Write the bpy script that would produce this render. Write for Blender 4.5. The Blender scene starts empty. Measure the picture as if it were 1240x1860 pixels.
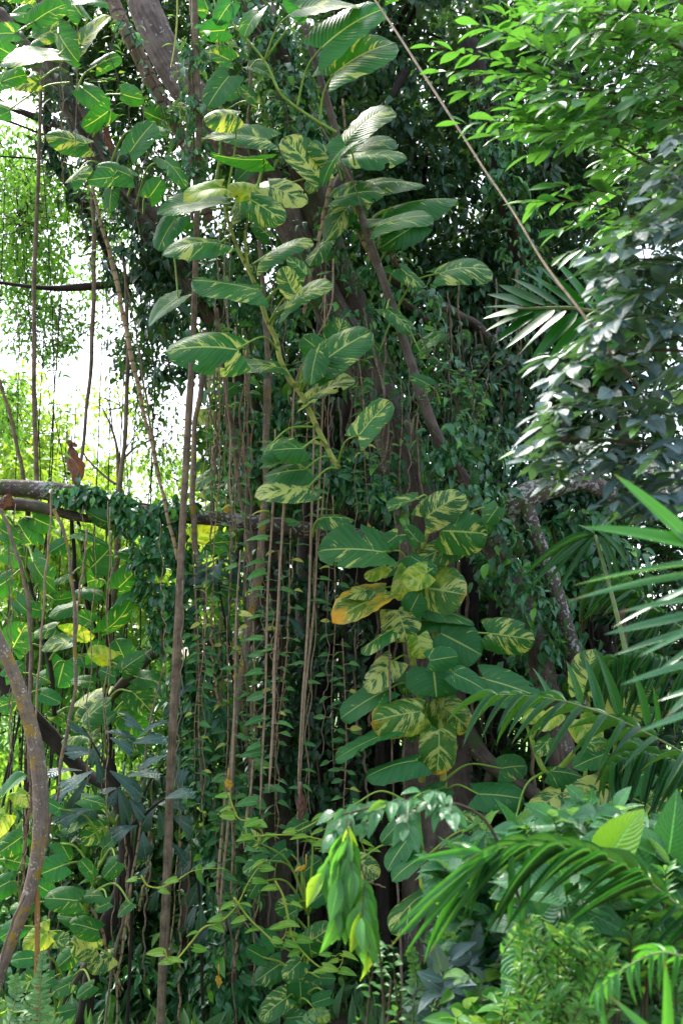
import bpy, math, random
import numpy as np
from mathutils import Vector

random.seed(7)
RG = np.random.default_rng(11)
SC = bpy.context.scene
COL = SC.collection

# ------------------------------------------------------------------ camera, sky, sun, exposure
CAM = np.array([0.0, 0.0, 2.4])
PITCH = math.radians(10.0)
LENS = 35.0
F = LENS / 36.0 * 1860.0
cd = bpy.data.cameras.new('camera')
cam = bpy.data.objects.new('camera', cd)
COL.objects.link(cam)
SC.camera = cam
cam.location = CAM
cam.rotation_euler = (math.radians(90) + PITCH, 0, 0)
cd.sensor_fit = 'VERTICAL'
cd.sensor_height = 36
cd.lens = LENS
cd.clip_start = 0.05
cd.clip_end = 600
cd.dof.use_dof = True
cd.dof.focus_distance = 7.0
cd.dof.aperture_fstop = 2.8

SUN_EL, SUN_ROT = math.radians(58), math.radians(-35)   # sun behind the trees, to the left
wd = bpy.data.worlds.new('World')
SC.world = wd
wd.use_nodes = True
nt = wd.node_tree
bg = nt.nodes['Background']
sky = nt.nodes.new('ShaderNodeTexSky')
sky.sky_type = 'NISHITA'
sky.sun_disc = False
sky.sun_elevation = SUN_EL
sky.sun_rotation = SUN_ROT
sky.air_density = 1.0
sky.dust_density = 4.0
sky.ozone_density = 1.0
# thin bright cloud over the whole sky
hsv = nt.nodes.new('ShaderNodeHueSaturation')
hsv.inputs['Saturation'].default_value = 0.72
hsv.inputs['Value'].default_value = 1.0
nt.links.new(sky.outputs[0], hsv.inputs['Color'])
nt.links.new(hsv.outputs[0], bg.inputs['Color'])
bg.inputs['Strength'].default_value = 0.15
sd = bpy.data.lights.new('sun', 'SUN')
sun = bpy.data.objects.new('sun', sd)
COL.objects.link(sun)
sd.energy = 2.1
sd.angle = math.radians(14)
sd.color = (1.0, 0.95, 0.86)
sdir = Vector((math.sin(SUN_ROT) * math.cos(SUN_EL), math.cos(SUN_ROT) * math.cos(SUN_EL), math.sin(SUN_EL)))
sun.rotation_euler = sdir.to_track_quat('Z', 'Y').to_euler()
sun.location = (-4, 6, 14)
SC.view_settings.view_transform = 'Standard'
SC.view_settings.look = 'None'
SC.view_settings.exposure = 2.0
SC.view_settings.gamma = 1.0
SC.cycles.max_bounces = 6
SC.cycles.transmission_bounces = 4
SC.cycles.diffuse_bounces = 4
SC.cycles.glossy_bounces = 2

# ------------------------------------------------------------------ pixel -> point
def P(px, py, Y):
    d = np.array([(px - 620) / F, math.cos(PITCH), math.sin(PITCH)])
    u = (930 - py) / F
    d[1] += -math.sin(PITCH) * u
    d[2] += math.cos(PITCH) * u
    return CAM + d * (Y / d[1])

def PP(pts, Y=None):
    return np.array([P(p[0], p[1], p[2] if len(p) > 2 else Y) for p in pts])

def M(px, Y):            # size in metres of px pixels at depth Y
    return px * Y / F

def nrm(a):
    a = np.asarray(a, float)
    return a / (np.linalg.norm(a, axis=-1, keepdims=True) + 1e-9)

def cat(pts, step=6):
    pts = np.asarray(pts, float)
    if len(pts) < 3:
        t = np.linspace(0, 1, step + 1)[:, None]
        return pts[0] * (1 - t) + pts[-1] * t
    p = np.vstack([2 * pts[0] - pts[1], pts, 2 * pts[-1] - pts[-2]])
    out = []
    for i in range(1, len(p) - 2):
        for k in range(step):
            t = k / step
            out.append(0.5 * ((2 * p[i]) + (-p[i - 1] + p[i + 1]) * t + (2 * p[i - 1] - 5 * p[i] + 4 * p[i + 1] - p[i + 2]) * t * t
                              + (-p[i - 1] + 3 * p[i] - 3 * p[i + 1] + p[i + 2]) * t ** 3))
    out.append(p[-2])
    return np.array(out)

# ------------------------------------------------------------------ materials
MATS = {}
def newmat(name):
    m = bpy.data.materials.new(name)
    m.use_nodes = True
    t = m.node_tree
    for n in list(t.nodes):
        t.nodes.remove(n)
    return m, t

class G:
    """tiny node helper"""
    def __init__(s, t): s.t = t
    def n(s, kind, **kw):
        nd = s.t.nodes.new('ShaderNode' + kind)
        for k, v in kw.items():
            setattr(nd, k, v)
        return nd
    def l(s, a, b): s.t.links.new(a, b)
    def math(s, op, a, b=None, clamp=False):
        nd = s.n('Math', operation=op, use_clamp=clamp)
        for i, x in enumerate((a, b)):
            if x is None: continue
            if isinstance(x, (int, float)): nd.inputs[i].default_value = x
            else: s.l(x, nd.inputs[i])
        return nd.outputs[0]
    def mix(s, f, a, b):
        nd = s.n('Mix', data_type='RGBA')
        for idx, x in ((0, f), (6, a), (7, b)):
            if isinstance(x, (int, float)): nd.inputs[idx].default_value = x
            elif isinstance(x, tuple): nd.inputs[idx].default_value = (*x, 1) if len(x) == 3 else x
            else: s.l(x, nd.inputs[idx])
        return nd.outputs[2]
    def noise(s, vec, scale, detail=3, rough=.55):
        nd = s.n('TexNoise')
        nd.inputs['Scale'].default_value = scale
        nd.inputs['Detail'].default_value = detail
        nd.inputs['Roughness'].default_value = rough
        if vec is not None: s.l(vec, nd.inputs['Vector'])
        return nd.outputs[0]
    def step(s, x, a, b):
        nd = s.n('MapRange', clamp=True)
        s.l(x, nd.inputs[0])
        nd.inputs[1].default_value = a
        nd.inputs[2].default_value = b
        return nd.outputs[0]
    def xyz(s, x, y, z):
        nd = s.n('CombineXYZ')
        for i, v in enumerate((x, y, z)):
            if isinstance(v, (int, float)): nd.inputs[i].default_value = v
            else: s.l(v, nd.inputs[i])
        return nd.outputs[0]

def leaf_out(g, col, rough, trans, tmul, bump=None, spec=.5):
    bs = g.n('BsdfPrincipled')
    g.l(col, bs.inputs['Base Color'])
    if isinstance(rough, (int, float)): bs.inputs['Roughness'].default_value = rough
    else: g.l(rough, bs.inputs['Roughness'])
    bs.inputs['Specular IOR Level'].default_value = spec
    if bump is not None: g.l(bump, bs.inputs['Normal'])
    tr = g.n('BsdfTranslucent')
    mm = g.n('Mix', data_type='RGBA', blend_type='MULTIPLY')
    mm.inputs[0].default_value = 1
    g.l(col, mm.inputs[6])
    mm.inputs[7].default_value = (*tmul, 1)
    g.l(mm.outputs[2], tr.inputs['Color'])
    mx = g.n('MixShader')
    mx.inputs[0].default_value = trans
    g.l(bs.outputs[0], mx.inputs[1])
    g.l(tr.outputs[0], mx.inputs[2])
    o = g.n('OutputMaterial')
    g.l(mx.outputs[0], o.inputs[0])

def leafmat(name, ca, cb, under=None, rough=.32, trans=.3, tmul=(2.0, 1.9, .8), odd=None, oddamt=.0, veins=False, spec=.5, tips=False):
    m, t = newmat(name)
    g = G(t)
    at = g.n('Attribute', attribute_name='rnd').outputs['Fac']
    col = g.mix(at, ca, cb)
    if odd is not None:
        f = g.math('GREATER_THAN', at, 1 - oddamt)
        col = g.mix(f, col, odd)
    uv = g.n('UVMap', uv_map='uv').outputs[0]
    sp = g.n('SeparateXYZ'); g.l(uv, sp.inputs[0])
    s = g.math('ABSOLUTE', g.math('SUBTRACT', sp.outputs[0], .5))
    mid = g.step(s, .035, .01)
    col = g.mix(g.math('MULTIPLY', mid, .5), col, tuple(min(1, c * 2.2 + .03) for c in cb))
    if under is not None:
        bf = g.n('NewGeometry').outputs['Backfacing']
        col = g.mix(bf, col, under)
    pz = g.n('NewGeometry').outputs['Position']
    if tips or 'palm' in name:      # dry brown leaflet tips
        tm = g.step(g.math('ADD', sp.outputs[1], g.math('MULTIPLY', at, .16)), 1.0, 1.1)
        col = g.mix(g.math('MULTIPLY', tm, .8), col, (.20, .12, .05))
    bl = g.step(g.noise(pz, 26, 2), .66, .72)      # blotches and dirt
    col = g.mix(g.math('MULTIPLY', bl, .35), col, (.07, .08, .03))
    bump = None
    geo = g.n('NewGeometry').outputs['Position']
    nz = g.noise(geo, 40, 2)
    rr = g.math('ADD', g.math('MULTIPLY', nz, .25), rough - .12)
    if veins:
        q = g.math('SUBTRACT', sp.outputs[1], g.math('MULTIPLY', s, .7))
        wv = g.math('SINE', g.math('MULTIPLY', q, 75))
        b = g.n('Bump'); b.inputs['Strength'].default_value = .35; b.inputs['Distance'].default_value = .004
        g.l(g.math('ADD', wv, g.math('MULTIPLY', mid, -2.5)), b.inputs['Height'])
        bump = b.outputs[0]
    leaf_out(g, col, rr, trans, tmul, bump, spec)
    MATS[name] = m
    return m

def variegated(name, thr, green=(.018, .115, .02), green2=(.035, .17, .028), cream=(.52, .56, .19), yellow=0.0, tip=0.0, ycol=(.46, .50, .04),
               tipcol=(.75, .36, .01), rough=.40):
    m, t = newmat(name)
    g = G(t)
    uv = g.n('UVMap', uv_map='uv').outputs[0]
    sp = g.n('SeparateXYZ'); g.l(uv, sp.inputs[0])
    rnd = g.n('ObjectInfo').outputs['Random']
    su = g.math('SUBTRACT', sp.outputs[0], .5)
    s = g.math('MULTIPLY', g.math('ABSOLUTE', su), 2)
    side = g.math('MULTIPLY', g.math('SIGN', su), 7.0)
    v = sp.outputs[1]
    q = g.math('SUBTRACT', v, g.math('MULTIPLY', s, .33))
    off = g.math('MULTIPLY', rnd, 97)
    n1 = g.noise(g.xyz(g.math('MULTIPLY', q, 6.5), g.math('ADD', g.math('MULTIPLY', s, .8), side), off), 1, 2)
    n2 = g.noise(g.xyz(g.math('MULTIPLY', q, 36), g.math('ADD', g.math('MULTIPLY', s, 2.2), side), off), 1, 2)
    n3 = g.noise(g.xyz(g.math('MULTIPLY', q, 150), g.math('ADD', g.math('MULTIPLY', s, 9), side), off), 1, 1)
    nn = g.math('ADD', g.math('ADD', g.math('MULTIPLY', n1, .56), g.math('MULTIPLY', n2, .30)), g.math('MULTIPLY', n3, .14))
    mask = g.math('MULTIPLY', g.step(nn, thr, thr + .02), .95)
    gn = g.noise(g.xyz(g.math('MULTIPLY', q, 16), g.math('ADD', s, side), off), 1, 2)
    gcol = g.mix(g.step(gn, .35, .65), green, green2)
    ccol = g.mix(g.step(n2, .35, .7), cream, (cream[0] * .75, cream[1] * .85, cream[2] * .45))
    col = g.mix(mask, gcol, ccol)
    mid = g.step(s, .05, .018)
    col = g.mix(g.math('MULTIPLY', mid, .85), col, (.42, .52, .14))
    y1 = g.noise(g.xyz(g.math('MULTIPLY', su, 2.5), g.math('MULTIPLY', v, 2.0), off), 1, 3)
    if yellow > 0:
        ym = g.step(y1, .62 - yellow * .35, .80 - yellow * .35)
        col = g.mix(g.math('MULTIPLY', ym, .85), col, ycol)
    if tip > 0:
        tm = g.step(g.math('ADD', v, g.math('MULTIPLY', y1, .9)), 1.55 - tip * .8, 1.8 - tip * .8)
        col = g.mix(g.math('MULTIPLY', tm, .9), col, tipcol)
    # brown bitten margin and spots
    bn = g.noise(g.xyz(g.math('MULTIPLY', su, 9), g.math('MULTIPLY', v, 9), off), 1, 3)
    edge = g.step(s, .80, 1.0)
    bm = g.step(g.math('ADD', bn, g.math('MULTIPLY', edge, .12)), .70, .73)
    col = g.mix(g.math('MULTIPLY', bm, .8), col, (.13, .065, .03))
    bf = g.n('NewGeometry').outputs['Backfacing']
    col = g.mix(g.math('MULTIPLY', bf, .45), col, (.07, .19, .04))
    wv = g.math('SINE', g.math('MULTIPLY', q, 105))
    b = g.n('Bump'); b.inputs['Strength'].default_value = .22; b.inputs['Distance'].default_value = .004
    g.l(g.math('ADD', wv, g.math('MULTIPLY', mid, -4)), b.inputs['Height'])
    rr = g.math('ADD', g.math('MULTIPLY', bn, .25), rough - .13)
    leaf_out(g, col, rr, .34, (2.1, 2.0, .7), b.outputs[0], .32)
    MATS[name] = m

def barkmat(name, c1, c2, lichen=None, lam=.62, moss=None, mam=.6, scale=9, rings=0.0, rough=.85):
    m, t = newmat(name)
    g = G(t)
    co = g.n('TexCoord').outputs['Object']
    uv = g.n('UVMap', uv_map='uv').outputs[0]
    n1 = g.noise(co, scale, 6, .65)
    mp = g.n('Mapping'); mp.inputs['Scale'].default_value = (9, .9, 1); g.l(uv, mp.inputs[0])
    n2 = g.noise(mp.outputs[0], 3.5, 5, .7)
    f = g.math('ADD', g.math('MULTIPLY', n1, .5), g.math('MULTIPLY', n2, .5))
    col = g.mix(g.step(f, .40, .60), c1, c2)
    if moss is not None:
        col = g.mix(g.step(g.noise(co, scale * .45, 7, .7), mam, mam + .06), col, moss)
    if lichen is not None:
        v = g.n('TexNoise'); v.inputs['Scale'].default_value = scale * 4.5; v.inputs['Detail'].default_value = 3
        g.l(co, v.inputs['Vector'])
        big = g.noise(co, scale * .8, 3)
        lm = g.step(g.math('ADD', g.math('MULTIPLY', v.outputs[0], .6), g.math('MULTIPLY', big, .4)), lam - .03, lam)
        col = g.mix(g.math('MULTIPLY', lm, .8), col, lichen)
    hgt = f
    if rings:
        sp = g.n('SeparateXYZ'); g.l(uv, sp.inputs[0])
        wv = g.math('SINE', g.math('ADD', g.math('MULTIPLY', sp.outputs[1], rings), g.math('MULTIPLY', n1, 5)))
        r = g.step(wv, .80, .97)
        col = g.mix(g.math('MULTIPLY', r, .75), col, (c1[0] * .35, c1[1] * .35, c1[2] * .35))
        hgt = g.math('SUBTRACT', f, g.math('MULTIPLY', r, .6))
    b = g.n('Bump'); b.inputs['Strength'].default_value = .8; b.inputs['Distance'].default_value = .012
    g.l(hgt, b.inputs['Height'])
    bs = g.n('BsdfPrincipled')
    g.l(col, bs.inputs['Base Color'])
    bs.inputs['Roughness'].default_value = rough
    bs.inputs['Specular IOR Level'].default_value = .3
    g.l(b.outputs[0], bs.inputs['Normal'])
    o = g.n('OutputMaterial'); g.l(bs.outputs[0], o.inputs[0])
    MATS[name] = m

# variegated climber leaves: from nearly plain green to mostly cream, then yellowing ones
variegated('leaf_plain_green', .625, (.02, .13, .03), (.03, .18, .04))
variegated('leaf_green', .60)
variegated('leaf_variegated', .545)
variegated('leaf_cream', .49, (.025, .11, .03), (.045, .15, .035))
variegated('leaf_yellowing', .525, (.035, .14, .02), (.07, .20, .025), yellow=.25, tip=.32)
variegated('leaf_yellow', .50, (.10, .26, .02), (.2, .38, .02), yellow=.35)
variegated('leaf_orange', .52, (.06, .15, .02), (.16, .24, .03), yellow=.5, ycol=(.68, .42, .03), tip=.5)
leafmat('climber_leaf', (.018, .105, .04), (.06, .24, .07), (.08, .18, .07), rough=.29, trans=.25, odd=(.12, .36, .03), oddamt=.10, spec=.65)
leafmat('climber_leaf_shaded', (.008, .042, .016), (.024, .105, .032), (.04, .10, .04), rough=.32, trans=.2)  # shaded copy of the creeper leaf: backdrop shade put into the colour
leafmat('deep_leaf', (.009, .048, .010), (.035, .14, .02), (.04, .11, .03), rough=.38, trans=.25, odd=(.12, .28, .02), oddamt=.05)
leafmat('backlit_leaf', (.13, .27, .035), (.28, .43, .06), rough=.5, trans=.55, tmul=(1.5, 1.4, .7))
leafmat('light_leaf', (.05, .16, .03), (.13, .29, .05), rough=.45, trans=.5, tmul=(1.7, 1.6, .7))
leafmat('lime_leaf', (.035, .16, .03), (.085, .25, .05), (.10, .27, .06), rough=.30, trans=.34, tmul=(1.6, 1.7, .7), spec=.6)
leafmat('sky_tinted_leaf', (.03, .095, .085), (.12, .20, .195), (.08, .19, .10), rough=.40, trans=.16, odd=(.09, .30, .02), oddamt=.09, veins=True, spec=.9)  # blue of the reflected sky is mixed into the leaf colour
leafmat('dark_blade', (.016, .065, .045), (.035, .11, .07), (.03, .09, .05), rough=.30, trans=.15, veins=True, spec=.7)
leafmat('palm_leaf', (.012, .085, .014), (.03, .15, .024), (.05, .16, .04), rough=.30, trans=.3)
leafmat('palm_leaf_pale', (.05, .17, .07), (.10, .26, .12), (.09, .22, .10), rough=.27, trans=.25, spec=.8)
leafmat('palm_leaf_bright', (.04, .20, .03), (.08, .28, .045), rough=.32, trans=.4)
leafmat('palm_leaf_dark', (.010, .085, .012), (.022, .14, .018), rough=.33, trans=.25, tips=True)
leafmat('young_leaf', (.12, .34, .03), (.26, .46, .05), rough=.3, trans=.4, tmul=(1.6, 1.6, .6), veins=True)
leafmat('fern_leaf', (.06, .18, .05), (.13, .29, .10), rough=.45, trans=.4)
leafmat('shrub_leaf', (.03, .145, .05), (.085, .27, .10), (.12, .27, .12), rough=.27, trans=.3, odd=(.2, .42, .04), oddamt=.05, veins=True, spec=.7)
leafmat('shrub_leaf_light', (.06, .22, .04), (.12, .34, .08), (.15, .3, .12), rough=.3, trans=.4, odd=(.3, .5, .05), oddamt=.06)
leafmat('dead_leaf', (.10, .045, .03), (.17, .08, .05), rough=.7, trans=.12, veins=True)
leafmat('vine_leaf', (.04, .16, .04), (.10, .30, .06), (.13, .28, .10), rough=.28, trans=.32, odd=(.5, .52, .10), oddamt=.10, veins=True)
leafmat('yellow_leaf', (.55, .33, .03), (.68, .46, .05), rough=.5, trans=.3, tmul=(1.2, 1.1, .8))
barkmat('bark_purple', (.07, .052, .042), (.21, .165, .135), lichen=(.42, .42, .38), lam=.63, scale=7)
barkmat('bark_ringed', (.12, .078, .052), (.27, .19, .14), lichen=(.4, .38, .33), lam=.66, scale=9, rings=52)
barkmat('bark_brown', (.04, .03, .022), (.14, .108, .082), lichen=(.3, .32, .22), lam=.66, scale=8, moss=(.05, .08, .025), mam=.56)
barkmat('bark_shaded', (.012, .009, .007), (.045, .033, .025), scale=8)  # bark colour darkened so background trunks sink into shade
barkmat('bark_lichen', (.06, .045, .035), (.15, .12, .10), lichen=(.42, .42, .40), lam=.55, moss=(.07, .09, .025), mam=.52, scale=8)
barkmat('bark_gold', (.13, .10, .07), (.24, .19, .14), lichen=(.55, .5, .42), lam=.62, moss=(.30, .20, .03), mam=.53, scale=22)
barkmat('root_tan', (.20, .14, .07), (.44, .32, .18), scale=16, rings=70)
barkmat('root_grey', (.10, .073, .05), (.31, .235, .165), lichen=(.4, .38, .33), lam=.65, scale=14)
barkmat('root_brown', (.075, .055, .034), (.28, .205, .13), lichen=(.32, .3, .26), lam=.67, scale=14)
barkmat('root_pink', (.22, .15, .09), (.46, .345, .22), scale=22)
barkmat('root_orange', (.30, .13, .02), (.42, .24, .08), lichen=(.5, .5, .4), lam=.6, scale=16)
barkmat('stem_yellow', (.20, .28, .03), (.45, .44, .10), moss=(.16, .10, .04), mam=.62, scale=10, rings=38, rough=.45)
barkmat('stalk_green', (.16, .32, .03), (.32, .46, .07), scale=8, rough=.4)
barkmat('vine_yellow', (.30, .40, .03), (.48, .52, .08), scale=16, rough=.4)
barkmat('twig', (.07, .055, .03), (.14, .11, .06), scale=16)
barkmat('rachis', (.14, .24, .06), (.28, .34, .14), scale=16, rough=.5)

# ------------------------------------------------------------------ mesh builder
WL = {}       # world location of every object
class MB:
    def __init__(s):
        s.V, s.Q, s.U, s.R, s.n = [], [], [], [], 0
    def add(s, v, q, uv, r):
        s.V.append(v); s.Q.append(q + s.n); s.U.append(uv); s.R.append(r); s.n += len(v)
    def build(s, name, mat, parent=None, origin=None, smooth=True):
        v = np.vstack(s.V); q = np.vstack(s.Q).astype(np.int32); uv = np.vstack(s.U); r = np.concatenate(s.R)
        if origin is None:
            origin = WL[parent.name] if parent is not None else v[np.argmin(v[:, 2])]
        origin = np.asarray(origin, float)
        me = bpy.data.meshes.new(name)
        lv = (v - origin).astype(np.float32)
        me.vertices.add(len(v)); me.vertices.foreach_set('co', lv.ravel())
        me.loops.add(q.size); me.loops.foreach_set('vertex_index', q.ravel())
        me.polygons.add(len(q))
        me.polygons.foreach_set('loop_start', np.arange(0, q.size, 4, dtype=np.int32))
        me.polygons.foreach_set('loop_total', np.full(len(q), 4, np.int32))
        me.polygons.foreach_set('use_smooth', np.full(len(q), smooth))
        me.update(calc_edges=True)
        ul = me.uv_layers.new(name='uv')
        ul.data.foreach_set('uv', uv[q.ravel()].astype(np.float32).ravel())
        a = me.attributes.new('rnd', 'FLOAT', 'POINT')
        a.data.foreach_set('value', r.astype(np.float32))
        me.materials.append(MATS[mat])
        o = bpy.data.objects.new(name, me)
        COL.objects.link(o)
        if parent is not None:
            o.parent = parent
            o.location = origin - WL[parent.name]
        else:
            o.location = origin
        WL[o.name] = origin
        return o

def tag(o, label, category, group=None, kind=None):
    if label: o['label'] = label
    if category: o['category'] = category
    if group: o['group'] = group
    if kind: o['kind'] = kind
    return o

def thing(name, label, category, at, group=None):
    o = bpy.data.objects.new(name, None)
    COL.objects.link(o)
    o.empty_display_size = .2
    o.location = at
    WL[o.name] = np.asarray(at, float)
    return tag(o, label, category, group)

def tube(mb, pts, rad, sides=10, rough=0.0, r=None, flat=1.0, cap=True):
    pts = np.asarray(pts, float)
    n = len(pts)
    rad = np.interp(np.linspace(0, 1, n), np.linspace(0, 1, len(rad)), rad) if np.ndim(rad) else np.full(n, float(rad))
    if cap:
        d0 = nrm(pts[0] - pts[1]); d1 = nrm(pts[-1] - pts[-2])
        pts = np.vstack([pts[0] + d0 * rad[0] * .35, pts, pts[-1] + d1 * rad[-1] * .35])
        rad = np.concatenate([[rad[0] * .05], rad, [rad[-1] * .05]])
        n += 2
    tan = nrm(np.gradient(pts, axis=0))
    up = np.array([0.13, 1.0, 0.21]); up = nrm(up)
    a = nrm(np.cross(tan, up)); b = np.cross(tan, a)
    th = np.linspace(0, 2 * np.pi, sides + 1)
    if rough > 0:
        L = np.linspace(0, 1, n)[:, None]
        ph = RG.uniform(0, 6.28, 5)
        wob = 1 + rough * (np.sin(2 * th + ph[0] + L * 9) * .5 + np.sin(3 * th + ph[1] - L * 14) * .4 + np.sin(L * 31 + ph[2]) * .25 + .3 * np.sin(5 * th + ph[3] + L * 5))
        wob += rough * .25 * RG.standard_normal((n, 1))
    else:
        wob = np.ones((n, sides + 1))
    wob[:, -1] = wob[:, 0]
    rr = rad[:, None] * wob
    v = pts[:, None, :] + (np.cos(th)[None, :, None] * a[:, None, :] + np.sin(th)[None, :, None] * b[:, None, :] * flat) * rr[:, :, None]
    ln = np.concatenate([[0], np.cumsum(np.linalg.norm(np.diff(pts, axis=0), axis=1))])
    uv = np.stack([np.tile(np.linspace(0, 1, sides + 1), (n, 1)), np.tile(ln[:, None], (1, sides + 1))], -1)
    idx = np.arange(n * (sides + 1)).reshape(n, sides + 1)
    q = np.stack([idx[:-1, :-1], idx[:-1, 1:], idx[1:, 1:], idx[1:, :-1]], -1).reshape(-1, 4)
    mb.add(v.reshape(-1, 3), q, uv.reshape(-1, 2), np.full(n * (sides + 1), RG.random() if r is None else r))

def template(shape, nu, nv, droop=.25, fold=.18):
    t = np.linspace(0, 1, nv + 1)[:, None]
    s = np.linspace(-1, 1, nu + 1)[None, :]
    if shape == 'ovate': w = np.sin(np.pi * t ** .75) ** .85
    elif shape == 'lance': w = np.sin(np.pi * t ** .9) ** 1.1
    elif shape == 'obov': w = np.sin(np.pi * t ** 1.25) ** .8
    elif shape == 'strap': w = np.clip(np.minimum(t * 7, 1), 0, 1) * (1 - t ** 3.0) ** .9
    elif shape == 'heart': w = np.sin(np.pi * (t * .84 + .16) ** .75) ** .75
    elif shape == 'fish': w = .06 + .94 * t ** .9
    w = np.maximum(w, .02)
    x = .5 * w * s
    y = t + 0 * s
    if shape == 'heart': y = y - .16 * np.abs(s) * (1 - t) ** 2
    if shape == 'fish':
        jag = np.array([0, -.16, .02, -.13, .05, -.17, .0, -.12, -.03])[:nu + 1]
        jag = np.interp(np.linspace(0, 1, nu + 1), np.linspace(0, 1, len(jag)), jag) if len(jag) != nu + 1 else jag
        y = y + jag[None, :] * t ** 4 - .10 * np.abs(s) * t ** 3 + .18 * s * t ** 2
    z = -droop * t ** 2 + fold * np.abs(s) * w * .5 + 0 * s
    v = np.stack([x, y, z], -1).reshape(-1, 3)
    uv = np.stack([(s * .5 + .5) + 0 * t, t + 0 * s], -1).reshape(-1, 2)
    idx = np.arange((nv + 1) * (nu + 1)).reshape(nv + 1, nu + 1)
    q = np.stack([idx[:-1, :-1], idx[:-1, 1:], idx[1:, 1:], idx[1:, :-1]], -1).reshape(-1, 4)
    return v, q, uv

T = {
    'tiny': template('ovate', 2, 2, .2, .25),
    'small': template('ovate', 2, 4, .3, .3),
    'mid': template('ovate', 2, 6, .3, .25),
    'obov': template('obov', 4, 6, .28, .22),
    'lance': template('lance', 2, 6, .35, .3),
    'strap': template('strap', 2, 9, .5, .35),
    'heart': template('heart', 4, 6, .3, .15),
    'fish': template('fish', 8, 5, .35, .10),
}

def leaves(mb, tn, o, d, n, ln, wd, r=None, curl=None):
    v, q, uv = T[tn]
    o = np.asarray(o, float).reshape(-1, 3); N = len(o)
    if N == 0: return
    Yd = nrm(np.broadcast_to(d, (N, 3)))
    Nn = np.broadcast_to(n, (N, 3))
    X = nrm(np.cross(Yd, Nn)); Z = np.cross(X, Yd)
    ln = np.broadcast_to(ln, (N,)).astype(float); wd = np.broadcast_to(wd, (N,)).astype(float)
    r = RG.random(N) if r is None else np.broadcast_to(r, (N,))
    curl = RG.uniform(.3, 1.6, N) if curl is None else np.broadcast_to(curl, (N,))
    tw = RG.normal(0, .25, N)[:, None] * v[:, 1][None, :] * v[:, 0][None, :]
    vv = (o[:, None, :] + v[None, :, 0:1] * wd[:, None, None] * X[:, None, :] + v[None, :, 1:2] * ln[:, None, None] * Yd[:, None, :]
          + (v[None, :, 2] * ln[:, None] * curl[:, None] + tw * wd[:, None])[:, :, None] * Z[:, None, :])
    k = len(v)
    qq = (q[None] + (np.arange(N) * k)[:, None, None]).reshape(-1, 4)
    mb.add(vv.reshape(-1, 3), qq, np.tile(uv, (N, 1)), np.repeat(r, k))

def rv(n, s=1.0):
    return RG.standard_normal((n, 3)) * s

DOWN = np.array([0, 0, -1.0]); UP = np.array([0, 0, 1.0]); TOCAM = np.array([0, -1.0, 0])

def clump(mb, c, rad, n, size, tn='small', ratio=.5, droop=.5, shell=.45):
    """n leaves in an ellipsoid round c"""
    u = nrm(rv(n)); k = RG.uniform(shell, 1, (n, 1)) ** .6
    o = np.asarray(c) + u * np.asarray(rad) * k
    d = u * .7 + rv(n, .5) + DOWN * droop
    nn = UP * 1.0 + u * .5 + rv(n, .45)
    s = size * RG.uniform(.6, 1.25, n)
    leaves(mb, tn, o, d, nn, s, s * ratio * RG.uniform(.85, 1.2, n))

def along(path, rads, n):
    """n random points on a path with radius, returns centre, radius, fraction"""
    path = np.asarray(path); t = RG.random(n) * (len(path) - 1)
    i = np.minimum(t.astype(int), len(path) - 2); f = (t - i)[:, None]
    c = path[i] * (1 - f) + path[i + 1] * f
    rr = np.interp(t / (len(path) - 1), np.linspace(0, 1, len(rads)), rads)
    return c, rr, t / (len(path) - 1)

def creeper(mb, path, rads, n, size, spread, tn='small', ratio=.5, clumps=True):
    c, rr, t = along(path, rads, n)
    if clumps:       # thin out along the path so that bark shows between tufts
        ph = RG.uniform(0, 6, 3); L = len(path)
        keep = (np.sin(t * L * 1.7 + ph[0]) + np.sin(t * L * .9 + ph[1]) + RG.normal(0, .9, n)) > -1.3
        c, rr = c[keep], rr[keep]; n = len(c)
    a = RG.uniform(0, 2 * np.pi, n)
    out = np.stack([np.cos(a), -np.abs(np.sin(a)) * np.where(RG.random(n) < .8, 1, -1), RG.normal(0, .25, n)], -1)
    out = nrm(out)
    o = c + out * (rr + RG.exponential(spread * .5, n))[:, None]
    if clumps:       # tufts and bare gaps
        f = sum(np.sin(o[:, 0] * a1 + o[:, 2] * b1 + p1) for a1, b1, p1 in ((9, 13, .3), (17, -8, 2.1), (-6, 21, 4.0), (25, 19, 1.2)))
        o = o + out * (np.clip(f, -.5, 2) * spread * .35)[:, None]
        kp = f + RG.normal(0, .8, n) > -.75
        o, out = o[kp], out[kp]; n = len(o)
        size = size * np.where(RG.random(n) < .15, 1.45, 1.0)
    d = out * .45 + DOWN * .7 + rv(n, .45)
    nn = out * .9 + UP * .7 + rv(n, .35)
    s = size * RG.uniform(.6, 1.25, n)
    leaves(mb, tn, o, d, nn, s, s * ratio * RG.uniform(.85, 1.15, n))

KIND = {'G': 'leaf_plain_green', 'g': 'leaf_green', 'v': 'leaf_variegated', 'c': 'leaf_cream', 'h': 'leaf_yellowing', 'y': 'leaf_yellow', 'o': 'leaf_orange'}
KLAB = {'o': 'orange and green dying leaf', 'y': 'yellow-green young leaf'}

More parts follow.
